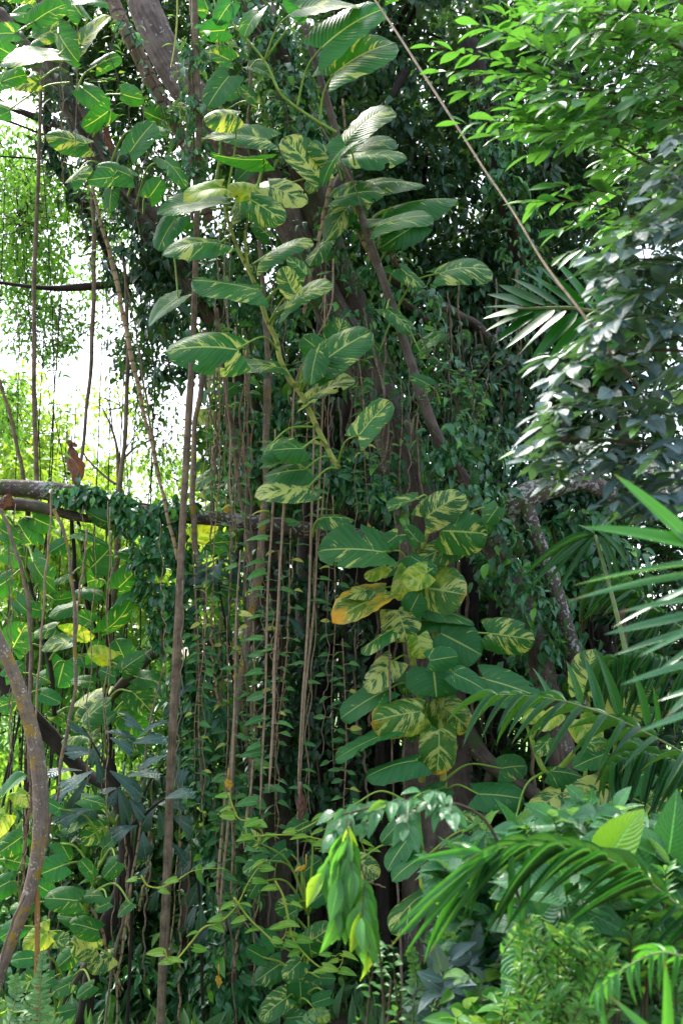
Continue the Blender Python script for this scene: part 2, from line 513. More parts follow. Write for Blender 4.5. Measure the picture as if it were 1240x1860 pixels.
def big_leaf(parent, b, t, w, Y, kind, anchor=None, under=False, split=0, stalk_px=4.5, nu=14, nv=16):
    B, Tp = P(b[0], b[1], Y), P(t[0], t[1], Y)
    ax = Tp - B; L = np.linalg.norm(ax)
    ax = nrm(ax + np.array([0, -L * RG.uniform(.0, .35), 0]))
    L *= 1.04 * RG.uniform(.92, 1.06)
    W = M(w, Y) * 1.20 * RG.uniform(.92, 1.06)
    if split == 0 and RG.random() < .3: split = 1
    nat = .80 * L
    if W < nat * .97:
        ph = math.acos(max(.12, W / nat)); W = nat
    else:
        ph = RG.uniform(.05, .4)
    toc = nrm(CAM - B); toc = nrm(toc - ax * np.dot(toc, ax))
    pe = nrm(np.cross(ax, toc))
    if pe[2] < 0: pe = -pe
    if abs(pe[2]) < .3 and RG.random() < .5: pe = -pe
    if under: pe = -pe
    N = math.cos(ph) * toc + math.sin(ph) * pe
    X = nrm(np.cross(ax, N)); N = np.cross(X, ax)
    tt = np.linspace(0, 1, nv + 1)[:, None]; s = np.linspace(-1, 1, nu + 1)[None, :]
    s = np.sign(s) * np.abs(s) ** .9
    pk = RG.uniform(.36, .46); ex_ = RG.uniform(2.0, 2.5)
    hw = np.where(tt > pk, np.sqrt(np.clip(1 - (np.abs(tt - pk) / (1 - pk)) ** ex_, 0, 1)) * .93 + .07 * (1 - tt) / (1 - pk), 1 - .26 * (np.abs(pk - tt) / pk) ** 2.2)
    hw = np.maximum(hw, .012)
    phs = RG.uniform(0, 6.28, 6)
    wob = 1 + np.where(np.abs(s) > .9, .018 * np.sin(tt * 19 + phs[0]) + .02 * np.sin(tt * 37 + np.sign(s) * 2 + phs[1]), 0)
    asym = 1 + .07 * s * np.sin(phs[2])
    x = .5 * W * hw * s * wob * asym
    x = x + .05 * L * np.sin(phs[5]) * tt ** 2
    lob = .27 * np.abs(s) ** 1.1 * (1 - np.abs(s) * .25) * (1 - tt) ** 1.8
    y = L * (tt - lob + .10 * (np.abs(s) ** 1.3) * tt * (1 - tt))
    q = tt - .33 * np.abs(s)
    bend = RG.uniform(.10, .34) * (1.3 if ph > .9 else 1)
    fold = RG.uniform(-.15, .30); cup = RG.uniform(-.3, 1.1)
    z = -L * bend * (tt - .25) ** 2 + fold * np.abs(x) - .35 * np.abs(s) ** 3 * W * .12 - cup * (x / W) ** 2 * W * .8
    z = z + .009 * L * np.sin(q * 2 * np.pi * RG.uniform(5, 7) + phs[3]) * np.abs(s) * 1.0
    z = z + .05 * L * np.sin(tt * 5 + phs[4] + s * 1.4) * np.abs(s)
    z = z * (1 - .0 * tt)
    V = x[..., None] * X + y[..., None] * ax + z[..., None] * N + B
    uv = np.stack([s * .5 + .5 + 0 * tt, tt + 0 * s], -1)
    idx = np.arange((nv + 1) * (nu + 1)).reshape(nv + 1, nu + 1)
    Q = np.stack([idx[:-1, :-1], idx[:-1, 1:], idx[1:, 1:], idx[1:, :-1]], -1)
    keep = np.ones(Q.shape[:2], bool)
    for k in range(split):      # the natural slits between side veins
        sg = 1 if RG.random() < .5 else -1
        j0 = int(RG.uniform(.35, .85) * nv); dep = RG.integers(2, 4)
        for i in range(dep):
            c = nu - 1 - i if sg > 0 else i
            jj = j0 - (i // 2)
            if 0 <= jj < nv: keep[jj, c] = False
    Q = Q[keep]
    mb = MB(); mb.add(V.reshape(-1, 3), Q.reshape(-1, 4), uv.reshape(-1, 2), np.full(V.shape[0] * V.shape[1], RG.random()))
    o = mb.build('leaf', KIND[kind], parent, B)
    if kind in KLAB: o['label'] = KLAB[kind]
    if anchor is not None:
        A = np.asarray(anchor, float)
        d = B - A; ll = np.linalg.norm(d)
        mid = (A + B) / 2 + UP * ll * .18 + ax * ll * -.05
        p = cat([A, mid, B + ax * .01], 7)
        ms = MB(); r = M(stalk_px, Y) * .5
        tube(ms, p, [r * 1.25, r * .8, r * .75], 7)
        ms.build('leaf_stalk', 'stalk_green', o, B)
    return o

def leaf_rows(txt):
    out = []
    for ln in txt.strip().splitlines():
        for it in ln.split(','):
            f = it.split()
            if len(f) < 6: continue
            a = [float(x) for x in f[:5]]
            out.append((a[:2], a[2:4], a[4], f[5][0], 'u' in f[5][1:], 's' in f[5][1:]))
    return out

def nearest(path_px, b, below=20):
    best, bd = None, 1e9
    for p in path_px:
        dd = math.hypot(p[0] - b[0], (p[1] - b[1] - below) * .8)
        if dd < bd: best, bd = p, dd
    return best, bd

def big_climber(name, label, Y, stem_px, stem_w, stem_mat, txt, stalks=True, cat_='climbing plant', group=None, jitter=.35, maxstalk=130):
    """a climbing plant with one child per big leaf. stem_px: list of stems, each a list of (px,py)"""
    base = P(*stem_px[0][-1][:2], Y)
    t = thing(name, label, cat_, base, group)
    allp = []
    for st, w in zip(stem_px, stem_w):
        px = cat(np.array([(p[0], p[1], p[2] if len(p) > 2 else Y) for p in st], float), 5)
        allp += [tuple(p) for p in px]
        mb = MB()
        r = M(w, Y) / 2
        tube(mb, PP(px), [r * .6, r, r * 1.05], 9, .06)
        mb.build('stem', stem_mat, t)
    for b, tp, w, k, un, sp in leaf_rows(txt):
        yy = Y - .12 + RG.uniform(-jitter, jitter * .6)
        a, dist = nearest(allp, b)
        anc = P(a[0], a[1], a[2]) if stalks and dist < maxstalk else P(b[0] + (18 if b[0] > tp[0] else -18), b[1] + 35, yy + .15)
        big_leaf(t, b, tp, w, yy, k, anc, un, 2 if sp else 0)
    return t

def limb(name, label, category, pts, w, mat, Y=None, group=None, parent=None, rough=.10, sides=14, step=8, wiggle=0.0, origin=None, twigs=()):
    p = cat(PP(pts, Y), step)
    ym = float(np.mean([q[2] if len(q) > 2 else Y for q in pts]))
    if wiggle:
        n = len(p)
        t = np.linspace(0, 1, n)
        for k in range(3):
            f = RG.uniform(2, 9); p[:, k] += M(wiggle, ym) * np.sin(t * f * 6.28 + RG.uniform(0, 6)) * (t * (1 - t) * 4) ** .3
    mb = MB()
    ws = [M(x, ym) / 2 for x in (w if hasattr(w, '__len__') else [w])]
    tube(mb, p, ws if len(ws) > 1 else [ws[0], ws[0]], sides, rough)
    o = mb.build(name, mat, parent, origin)
    if parent is None: tag(o, label, category, group)
    return o

# ------------------------------------------------------------------ ground
def gz(x, y):
    z = .10 * np.sin(x * .9 + 1) * np.cos(y * .7) + .05 * np.sin(x * 2.3 + y * 1.7)
    bank = np.clip((5.2 - y) / 3.6, 0, 1)
    return z + .95 * bank * bank * (3 - 2 * bank)
xs = np.concatenate([np.linspace(-160, -22, 16), np.linspace(-20, 20, 81), np.linspace(22, 160, 16)])
ys = np.concatenate([np.linspace(-60, -4, 10), np.linspace(-3, 30, 70), np.linspace(33, 300, 26)])
gx, gy = np.meshgrid(xs, ys)
gv = np.stack([gx, gy, gz(gx, gy)], -1).reshape(-1, 3)
gi = np.arange(gx.size).reshape(gx.shape)
gq = np.stack([gi[:-1, :-1], gi[:-1, 1:], gi[1:, 1:], gi[1:, :-1]], -1).reshape(-1, 4)
m, t_ = newmat('ground')
g = G(t_)
pos = g.n('NewGeometry').outputs['Position']
spz = g.n('SeparateXYZ'); g.l(pos, spz.inputs[0])
soil = g.mix(g.noise(pos, 6, 6), (.03, .02, .013), (.09, .06, .04))
lawn = g.mix(g.noise(pos, 3, 5), (.05, .13, .02), (.13, .26, .04))
lf = g.step(g.math('ADD', spz.outputs[1], g.math('MULTIPLY', g.noise(pos, .6, 3), 4)), 13.5, 16)
gc = g.mix(lf, soil, lawn)
bb = g.n('Bump'); bb.inputs['Strength'].default_value = .8; g.l(g.noise(pos, 22, 5), bb.inputs['Height'])
bs = g.n('BsdfPrincipled'); g.l(gc, bs.inputs['Base Color']); bs.inputs['Roughness'].default_value = .9; g.l(bb.outputs[0], bs.inputs['Normal'])
o_ = g.n('OutputMaterial'); g.l(bs.outputs[0], o_.inputs[0]); MATS['ground'] = m
mb = MB(); mb.add(gv, gq, gv[:, :2] * .1, np.zeros(len(gv)))
tag(mb.build('ground', 'ground', origin=(0, 0, 0)), None, None, kind='structure')

# ------------------------------------------------------------------ banyan tree
BY = 7.6
mb = MB()
def fill_tree():
    base = P(800, 1800, 8.2)
    base[2] = 0
    bt = thing('banyan_tree', 'huge leaning banyan with a purplish trunk crossing from top left to the dark middle', 'tree', base)
    limb('trunk', None, None, [(240, -90, 7.9), (262, 10, 7.8), (318, 130, 7.7), (398, 235, 7.7), (468, 305, 7.8), (540, 430, 7.9), (600, 560, 8), (655, 660, 8.1), (705, 760, 8.1),
                               (745, 880, 8.1), (775, 1020, 8.2), (790, 1250, 8.3), (800, 1500, 8.3), (800, 1900, 8.3)],
         [56, 60, 62, 66, 66, 64, 66, 70, 78, 84, 95, 110, 130, 160], 'bark_purple', parent=bt, sides=26, rough=.05, step=10)
    limb('limb', None, None, [(430, -80, 7.5), (462, 10, 7.5), (495, 95, 7.5), (528, 190, 7.6), (552, 300, 7.8), (590, 430, 7.9), (640, 560, 8.1), (700, 700, 8.3)],
         [58, 66, 70, 72, 66, 60, 60], 'bark_brown', parent=bt, sides=20)
    limb('limb', None, None, [(520, -60, 7.0), (538, 0, 7.0), (562, 75, 7.0), (602, 212, 7.05), (640, 340, 7.1), (672, 440, 7.1), (715, 565, 7.2), (750, 670, 7.2), (792, 790, 7.2), (845, 885, 7.4), (885, 970, 7.5),
                              (935, 1065, 7.6), (975, 1190, 7.7), (1010, 1320, 7.8), (1030, 1500, 7.9), (1040, 1900, 8)],
         [11, 12, 13, 14, 14, 15, 16, 18, 20, 34, 44, 46, 50, 54, 60, 70], 'bark_purple', parent=bt, sides=16, rough=.05)
    limb('limb', None, None, [(850, 80, 8.6), (880, 180, 8.6), (900, 280, 8.6), (925, 412, 8.6), (955, 520, 8.9), (990, 640, 9.2)], [40, 36, 32, 24, 14, 8], 'bark_shaded', parent=bt, sides=16)
    limb('limb', None, None, [(700, 500, 8.0), (760, 532, 8.0), (830, 572, 8.1), (875, 600, 8.2), (930, 690, 8.3), (960, 820, 8.4)], [20, 19, 17, 16], 'bark_brown', parent=bt)
    limb('limb', None, None, [(730, 545, 8.2), (775, 580, 8.2), (815, 612, 8.3), (850, 700, 8.4)], [13, 12, 10], 'bark_brown', parent=bt)
    limb('limb', None, None, [(735, 130, 8.8), (712, 175, 8.8), (690, 205, 8.8), (640, 290, 8.4), (600, 360, 8.1)], [18, 16, 18, 24], 'bark_shaded', parent=bt)
    limb('limb', None, None, [(835, 1300, 8.0), (868, 1362, 7.8), (905, 1400, 7.7), (968, 1442, 7.6), (1040, 1500, 7.5)], [26, 30, 26, 22], 'bark_brown', parent=bt)
    limb('limb', None, None, [(900, 1385, 7.75), (884, 1430, 7.75), (880, 1500, 7.75), (878, 1900, 7.8)], [20, 16, 15, 16], 'bark_brown', parent=bt)
    limb('limb', None, None, [(320, 420, 7.8), (250, 360, 7.9), (180, 250, 8), (120, 180, 8.1), (50, 90, 8.2), (0, 20, 8.2)], [30, 34, 34, 30, 22], 'bark_brown', parent=bt)
    # crown: leafy masses over and behind the top of the picture
    mb = MB(); wd_ = MB()
    rows = [(700, 60, 9.2, 260, 150, 1500), (850, 180, 9.6, 260, 170, 1900), (760, 330, 9.3, 200, 140, 1300), (980, 330, 9.5, 180, 170, 1500),
            (620, -60, 9, 420, 110, 1500), (300, -110, 9, 380, 90, 1000), (600, 150, 8.8, 90, 120, 500), (1000, 500, 9.6, 190, 150, 1300), (860, 520, 9.4, 160, 120, 900),
            (700, 230, 9.0, 110, 90, 450), (1060, 80, 9.8, 200, 150, 1000), (130, -60, 8.8, 200, 90, 500)]
    for (px, py, Y, rx, ry, n) in rows:
        c = P(px, py, Y)
        k = max(6, n // 55)
        for j in range(k):
            u = nrm(rv(1))[0] * RG.random() ** .45
            cc = c + u * np.array([M(rx, Y), .8, M(ry, Y)])
            clump(mb, cc, M(RG.uniform(26, 50), Y), n // k, M(24, Y), 'small', .5)
            if j % 3 == 0: tube(wd_, cat([c + np.array([0, .5, 0]), (c + cc) / 2 + rv(1, .08)[0], cc], 4), [M(6, Y), M(2, Y)], 5)
    mb.build('crown', 'climber_leaf_shaded', bt)
    wd_.build('branches', 'bark_shaded', bt)
fill_tree()

# ------------------------------------------------------------------ other trunks and thick limbs
def bark_thing(name, label, catg, pts, w, mat, group=None, **k):
    return limb(name, label, catg, pts, w, mat, group=group, **k)

bark_thing('ringed_stem', 'thick ringed purplish stem slanting down from the top edge to the pair of upright roots', 'climbing stem',
           [(192, -60, 7.2), (208, 8, 7.2), (248, 92, 7.2), (290, 175, 7.25), (325, 238, 7.3), (352, 300, 7.35), (380, 400, 7.4)], [28, 28, 28, 26, 24, 18], 'bark_ringed', sides=16, rough=.03)
bark_thing('leaning_tree', 'dark climber covered trunk running diagonally from the top left corner down to the mossy branch', 'tree',
           [(60, -60, 7.9), (85, 60, 7.9), (128, 190, 7.9), (190, 315, 7.9), (262, 408, 7.9), (330, 490, 7.9), (392, 575, 7.9), (432, 690, 8), (462, 820, 8), (482, 1000, 8.1), (490, 1300, 8.2), (495, 1900, 8.3)],
           [32, 34, 40, 44, 44, 48, 52, 56, 56, 60, 66, 80], 'bark_brown', sides=20)
bark_thing('mossy_branch', 'long horizontal lichen spotted branch lying across the left and middle, draped with creeper', 'branch',
           [(-120, 878, 7.5), (-20, 884, 7.5), (70, 890, 7.5), (150, 902, 7.5), (235, 925, 7.5), (310, 935, 7.5), (400, 943, 7.5), (480, 952, 7.55), (550, 962, 7.6), (640, 975, 7.8), (700, 985, 8.0)],
           [26, 30, 34, 36, 34, 28, 27, 30, 32, 34, 34], 'bark_lichen', sides=18, rough=.08)
bark_thing('mossy_branch', 'shorter brown branch just under the horizontal mossy branch at the left edge', 'branch',
           [(-120, 930, 7.35), (0, 915, 7.35), (70, 921, 7.35), (140, 938, 7.4), (215, 952, 7.5)], [24, 24, 22, 18, 10], 'bark_brown', sides=12)
bark_thing('lichen_limb', 'crooked limb with white lichen patches arching out of the dark beside the big leaves', 'branch',
           [(1110, 900, 7.6), (1060, 875, 7.5), (1000, 885, 7.4), (955, 900, 7.35), (925, 925, 7.4), (895, 955, 7.6), (860, 960, 7.9)], [34, 36, 40, 44, 36, 26], 'bark_lichen', sides=16)
bark_thing('lichen_limb', 'straight grey spotted limb slanting down to the right from the arched lichen limb', 'branch',
           [(948, 905, 7.35), (968, 955, 7.35), (990, 1015, 7.4), (1015, 1090, 7.45), (1042, 1185, 7.5), (1060, 1300, 7.6)], [32, 26, 24, 24, 26, 26], 'bark_lichen', sides=14)
bark_thing('lichen_limb', 'short thin grey prong reaching up left beneath the arched lichen limb', 'branch',
           [(922, 930, 7.4), (938, 965, 7.4), (948, 1010, 7.45)], [18, 12, 8], 'bark_lichen', sides=10)
bark_thing('bowed_trunk', 'bowed gold spotted trunk standing alone at the lower left edge', 'tree',
           [(-40, 1080, 5.6), (0, 1165, 5.6), (40, 1262, 5.6), (68, 1370, 5.6), (75, 1480, 5.6), (68, 1560, 5.6), (48, 1640, 5.6), (18, 1720, 5.6), (-6, 1790, 5.6), (-30, 1900, 5.6)],
           [20, 21, 24, 27, 28, 26, 22, 20, 20, 22], 'bark_gold', sides=16, rough=.05)
bark_thing('orange_root', 'thin straight root stained orange, dropping from the fork of the bowed trunk', 'root',
           [(62, 1600, 5.62), (68, 1640, 5.62), (68, 1740, 5.62), (66, 1900, 5.62)], [9, 10, 9, 10], 'root_orange', sides=10)
bark_thing('dark_tree', 'dark curved trunk twisting down between variegated leaves at lower left', 'tree',
           [(196, 1380, 7.5), (214, 1450, 7.5), (228, 1530, 7.5), (224, 1610, 7.5), (196, 1680, 7.5), (176, 1730, 7.5), (160, 1800, 7.5), (148, 1900, 7.5)], [22, 22, 24, 30, 30, 28, 26, 30], 'bark_shaded', sides=14)
bark_thing('dark_branch', 'thin dark branch forking low to the left off the curved dark trunk', 'branch',
           [(180, 1715, 7.4), (142, 1775, 7.3), (112, 1825, 7.3), (75, 1900, 7.2)], [14, 10, 9, 9], 'bark_brown')
bark_thing('dark_branch', 'thick dark branch entering at the left edge above the fishtail palm', 'branch',
           [(-30, 1190, 8), (20, 1255, 8), (62, 1305, 8), (105, 1350, 8), (150, 1400, 8), (200, 1430, 7.9)], [26, 28, 27, 26, 20], 'bark_shaded')
bark_thing('dark_branch', 'brown branch rising to the right between the pothos leaves and the bright gap', 'branch',
           [(180, 1290, 8.2), (235, 1230, 8.2), (268, 1195, 8.2), (300, 1172, 8.2), (330, 1120, 8.3)], [14, 20, 22, 20, 12], 'bark_brown')
bark_thing('dark_branch', 'dark horizontal branch across the white sky gap at left, in front of pale leaves', 'branch',
           [(-60, 505, 9), (70, 522, 9), (140, 522, 9), (205, 515, 9), (260, 500, 9), (330, 470, 8.8)], [6, 9, 14, 14, 24, 34], 'bark_shaded')
bark_thing('dark_branch', 'knotty dark branch crossing the sky at the upper left corner', 'branch',
           [(-40, 150, 8.6), (10, 190, 8.6), (45, 205, 8.6), (100, 225, 8.6), (150, 235, 8.4)], [7, 9, 13, 16, 14], 'bark_shaded')
for k_, (lab, pts, w) in enumerate([
        ('slender dark twig crossing the sky gap at the left edge, upper one', [(-40, 205, 8.8), (20, 222, 8.8), (80, 245, 8.8)], [4, 5, 4]),
        ('slender dark twig crossing the sky gap at the left edge, lower one', [(-40, 282, 8.8), (60, 288, 8.8), (120, 298, 8.8), (190, 325, 8.8)], [3, 4, 3])]):
    bark_thing('bare_twig', lab, 'twig', pts, w, 'bark_shaded', sides=6)
bark_thing('leafy_branch', 'creeper wrapped branch hanging steeply through the white gap at upper left', 'branch',
           [(95, 120, 8.4), (86, 200, 8.4), (92, 270, 8.4), (120, 330, 8.4), (155, 380, 8.4), (190, 450, 8.4), (215, 520, 8.5)], [14, 16, 15, 13, 12, 10], 'bark_shaded')
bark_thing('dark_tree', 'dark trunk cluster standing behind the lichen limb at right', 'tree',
           [(1000, 900, 8.6), (1035, 1010, 8.6), (1062, 1110, 8.6), (1090, 1200, 8.6), (1125, 1330, 8.6), (1140, 1600, 8.6), (1140, 1900, 8.6)], [40, 50, 60, 66, 60, 70, 80], 'bark_shaded', sides=18, rough=.2)
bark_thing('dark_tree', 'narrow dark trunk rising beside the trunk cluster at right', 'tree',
           [(1020, 760, 8.4), (1024, 900, 8.4), (1045, 1100, 8.4), (1052, 1300, 8.4), (1060, 1900, 8.4)], [16, 18, 22, 24, 30], 'bark_shaded', sides=10)
bark_thing('grey_stem', 'short upright grey stem behind the palm frond at right', 'stem',
           [(1130, 1100, 6.6), (1134, 1180, 6.6), (1136, 1240, 6.6), (1128, 1420, 6.6)], [10, 11, 10, 10], 'root_grey')

DKT = [(590, 560, 8.7, 36, 'tall dark root pillar behind the twin hanging vines'), (560, 960, 8.6, 40, 'broad black trunk under the horizontal branch, in the middle'), (650, 700, 8.8, 50, 'dark pillar of roots left of the main trunk'),
       (630, 1130, 8.5, 30, 'dark pillar between the creeper curtain and the orange leaf'), (700, 1050, 8.6, 44, 'dark fluted trunk behind the big variegated leaves'), (850, 980, 8.4, 36, 'dark root column right of the big variegated leaves'),
       (905, 1080, 8.8, 34, 'dark trunk in shade under the thick leafy limb'), (690, 1400, 8.2, 24, 'leaning dark root below the lowest green leaf of the big climber'), (432, 1420, 8.1, 34, 'pale mottled trunk with tufts of creeper, lower middle'),
       (352, 1600, 8.4, 42, 'thick brown trunk base behind the long straight root'), (470, 1500, 8.5, 26, 'black trunk just right of the mottled trunk'), (608, 1640, 8.6, 40, 'black trunk below the bright drooping shrub leaves')]
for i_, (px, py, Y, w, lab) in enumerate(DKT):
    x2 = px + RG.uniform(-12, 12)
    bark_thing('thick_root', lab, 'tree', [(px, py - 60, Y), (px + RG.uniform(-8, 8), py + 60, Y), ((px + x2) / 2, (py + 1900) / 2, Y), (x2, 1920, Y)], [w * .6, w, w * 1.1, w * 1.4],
               'bark_brown' if 'brown' in lab or 'mottled' in lab else 'bark_shaded', group='root pillars in the shade', sides=14, rough=.16)

# ------------------------------------------------------------------ aerial roots
def aroot(lab, pts, w, mat, Y=7.2, wig=1.0, name='aerial_root', group='aerial roots', catg='root'):
    return bark_thing(name, lab, catg, [(*p, Y) if len(p) == 2 else p for p in pts], [x * RG.uniform(.72, .98) for x in w], mat, group, wiggle=wig, sides=8, rough=.13, step=9)

aroot('longest straight grey-brown root, running unbroken from the top edge to the bottom edge', [(352, -50, 6.9), (356, 100, 6.9), (361, 200, 6.9), (358, 330, 6.9), (357, 450, 6.9), (352, 580, 6.9), (345, 700, 6.9), (337, 880, 6.9),
       (328, 1040, 6.9), (319, 1200, 6.9), (313, 1360, 6.9), (305, 1560, 6.9), (297, 1720, 6.9), (291, 1920, 6.9)], [15, 16, 16, 15, 15, 15, 16, 17, 17, 17, 17, 18, 18, 20], 'root_brown', wig=1.5)
aroot('thinner twin twisted against the longest straight root near the top', [(344, -50), (350, 40), (350, 80), (344, 140), (342, 230), (342, 330), (350, 400)], [9, 9, 9, 8, 9, 9, 8], 'root_grey', Y=6.95)
aroot('lichen dotted root just right of the longest straight root, in front of the sky gap', [(372, 600), (366, 700), (355, 770), (351, 860), (351, 940), (357, 1000), (366, 1060), (372, 1110)], [13, 12, 12, 11, 11, 11, 9], 'bark_gold', Y=7.3)
aroot('dark root leaning right between the sky gap and the creeper wall', [(392, 560), (402, 650), (415, 740), (428, 830), (437, 900), (447, 960), (462, 1045)], [10, 9, 10, 10, 9, 9, 9], 'root_brown', Y=7.2)
aroot('stout speckled root that crosses in front of the horizontal branch, middle', [(485, 690), (484, 780), (482, 880), (476, 960), (466, 1060), (448, 1160), (434, 1260), (424, 1340), (420, 1440)], [16, 16, 16, 17, 17, 16, 15, 15, 15], 'bark_gold', Y=7.1)
aroot('dark straight root at the far left crossing the sky', [(76, 130), (66, 420), (62, 560), (63, 700), (66, 900), (58, 1100), (54, 1400)], [8, 9, 9, 10, 10, 10, 9], 'root_brown', Y=7.7)
aroot('dark root in the middle of the white gap, ending at a hanging brown leaf', [(168, 345), (171, 440), (170, 560), (163, 690), (152, 800), (143, 890)], [9, 9, 9, 8, 8, 7], 'root_brown', Y=7.7)
aroot('upright dark root in the white gap, right of the brown leaf', [(222, 440), (229, 520), (232, 620), (231, 720), (225, 820), (216, 900)], [8, 9, 9, 9, 9, 10], 'root_brown', Y=7.9)
aroot('tan leaning root crossing the white gap from upper left to the straight root', [(168, 340), (185, 410), (205, 480), (222, 560), (240, 650), (262, 750), (285, 850), (303, 930), (322, 1010), (328, 1030)], [7, 8, 9, 9, 9, 8, 9, 8, 7], 'root_tan', Y=7.0)
aroot('thin dark cord hanging beside the tan leaning root', [(226, 500), (245, 590), (262, 700), (282, 820), (300, 920)], [3, 4, 4, 4, 3], 'root_brown', Y=7.4)
aroot('leaning dark root low in the yellow leaves at far left', [(0, 690), (20, 760), (36, 830), (45, 880)], [8, 9, 9, 10], 'root_brown', Y=8)
aroot('orange-brown root under the mossy branch at left, among green leaves', [(212, 955), (214, 990), (206, 1080), (200, 1150), (196, 1260)], [12, 17, 16, 15, 12], 'bark_gold', Y=8.0)
aroot('grey crooked root dropping from the short brown branch at left', [(98, 925), (112, 955), (122, 985), (128, 1030), (135, 1090), (137, 1180), (136, 1260), (124, 1320), (112, 1380), (106, 1440), (92, 1490), (84, 1540)], [9, 8, 7, 7, 7, 7, 8, 8, 7, 8, 6], 'bark_gold', Y=6.8)
aroot('tan root bending in from the left edge beneath the brown branch', [(2, 925), (18, 965), (35, 1020), (48, 1070), (55, 1140), (56, 1240), (52, 1420)], [8, 8, 8, 8, 7, 6], 'root_grey', Y=7.0)
aroot('black straight root behind the tan bending root at far left', [(50, 915), (54, 1000), (57, 1090), (54, 1230), (50, 1420), (46, 1600), (40, 1900)], [12, 12, 12, 12, 12, 12], 'bark_shaded', Y=7.9)
aroot('pinkish frayed root hanging at far left below the mossy branch', [(94, 890), (92, 940), (88, 1000), (82, 1060), (76, 1150), (70, 1230), (64, 1320)], [5, 5, 6, 5, 5, 4], 'root_pink', Y=6.9)
aroot('thin upright grey root in front of the pothos patch at left', [(158, 960), (154, 1010), (143, 1090), (138, 1180)], [4, 4, 4, 3], 'root_pink', Y=6.9)
aroot('dark stem with leaves rising through the pothos patch at left', [(130, 935), (135, 1010), (140, 1090), (150, 1160), (160, 1230)], [9, 9, 10, 10, 9], 'bark_shaded', Y=7.9)
aroot('long tan string wandering down at the lower left of the straight root', [(298, 1210), (282, 1270), (270, 1330), (255, 1420), (240, 1480), (236, 1560), (228, 1650), (212, 1720), (198, 1800), (188, 1900)], [3, 4, 4, 4, 5, 5, 6, 6, 5, 5], 'root_grey', Y=6.9)
aroot('second tan string crossing over the wandering one at lower left', [(258, 1480), (240, 1600), (226, 1700), (214, 1780), (212, 1900)], [4, 5, 5, 4, 4], 'root_tan', Y=6.85)
aroot('straight tan rod leaning over the curved dark trunk at lower left', [(135, 1615), (165, 1650), (185, 1690), (200, 1745), (210, 1775), (224, 1798)], [5, 6, 6, 5, 5, 4], 'root_tan', Y=6.9)
aroot('pale root slanting along the left edge beside the bowed trunk', [(46, 1625), (30, 1660), (14, 1700), (4, 1740), (-4, 1760)], [4, 5, 5, 5], 'root_grey', Y=5.5)
aroot('bundle of brown strings hanging behind the bowed trunk', [(56, 1310), (54, 1390), (58, 1450), (50, 1500), (44, 1580)], [9, 7, 6, 5, 4], 'root_brown', Y=5.9)
for k_, (x0, x1) in enumerate([(50, 46), (54, 38), (60, 44)]):
    aroot('frayed brown string, %s of three twisting behind the bowed trunk' % ('leftmost', 'middle one', 'rightmost')[k_], [(x0, 1340), (x0 + 5, 1420), (x0 - 2, 1480), (x1, 1560), (x1 - 4, 1640)], [3, 3, 2], 'root_tan', Y=5.9, wig=3)
aroot('straight light-brown cable root stretched diagonally across the upper right', [(668, -20, 6.0), (740, 90, 5.5), (830, 232, 4.9), (905, 345, 4.4), (980, 465, 3.8), (1060, 575, 3.3), (1135, 675, 3.1), (1190, 755, 3.5)], [7.2, 6.8, 6.2, 5.6, 5.0, 4.4, 4.0, 3], 'root_brown', Y=6.3, wig=1)
aroot('thin cord crossing the variegated leaves at upper middle', [(560, 190, 6.9), (600, 260, 6.9), (640, 330, 6.9), (655, 375, 6.9)], [3, 3, 3], 'root_brown')
aroot('smooth tan climbing root at right of the yellow-green stem', [(602, 325), (590, 380), (578, 440), (570, 470), (560, 520), (552, 570)], [9, 9, 8, 7, 7, 7], 'root_tan', Y=7.05)
aroot('grey lichen root passing behind the yellow-green stem', [(470, 400), (474, 480), (480, 560), (486, 640), (486, 700)], [12, 12, 12, 14], 'root_grey', Y=7.5)
aroot('slim dark root parallel to the upper trunk, left of the creeper tuft', [(452, 60), (455, 150), (452, 240), (460, 330), (468, 420)], [9, 9, 9, 9], 'root_grey', Y=7.3)
aroot('long metallic grey string right of the creeper curtain, lower middle', [(706, 1165), (708, 1260), (712, 1380), (716, 1500), (720, 1580), (726, 1700), (732, 1860)], [4, 4, 4, 4, 5, 5], 'root_grey', Y=6.6, wig=.5)
aroot('pale cord arching in front of the leaning purplish root, middle right', [(660, 560), (672, 620), (690, 680), (700, 740), (705, 800), (690, 850)], [4, 5, 5, 4], 'root_grey', Y=7.1)
aroot('hooked brown root beside the thick leafy limb, middle right', [(745, 790), (752, 760), (758, 755), (757, 800), (762, 860), (768, 900)], [5, 5, 5, 6], 'root_grey', Y=7.1)
aroot('bare yellow-brown shoot sticking out beside the drooping shrub at lower middle', [(640, 1585), (665, 1600), (700, 1612)], [4, 5, 3], 'root_tan', Y=6.6, name='bare_shoot', catg='shoot', group=None)

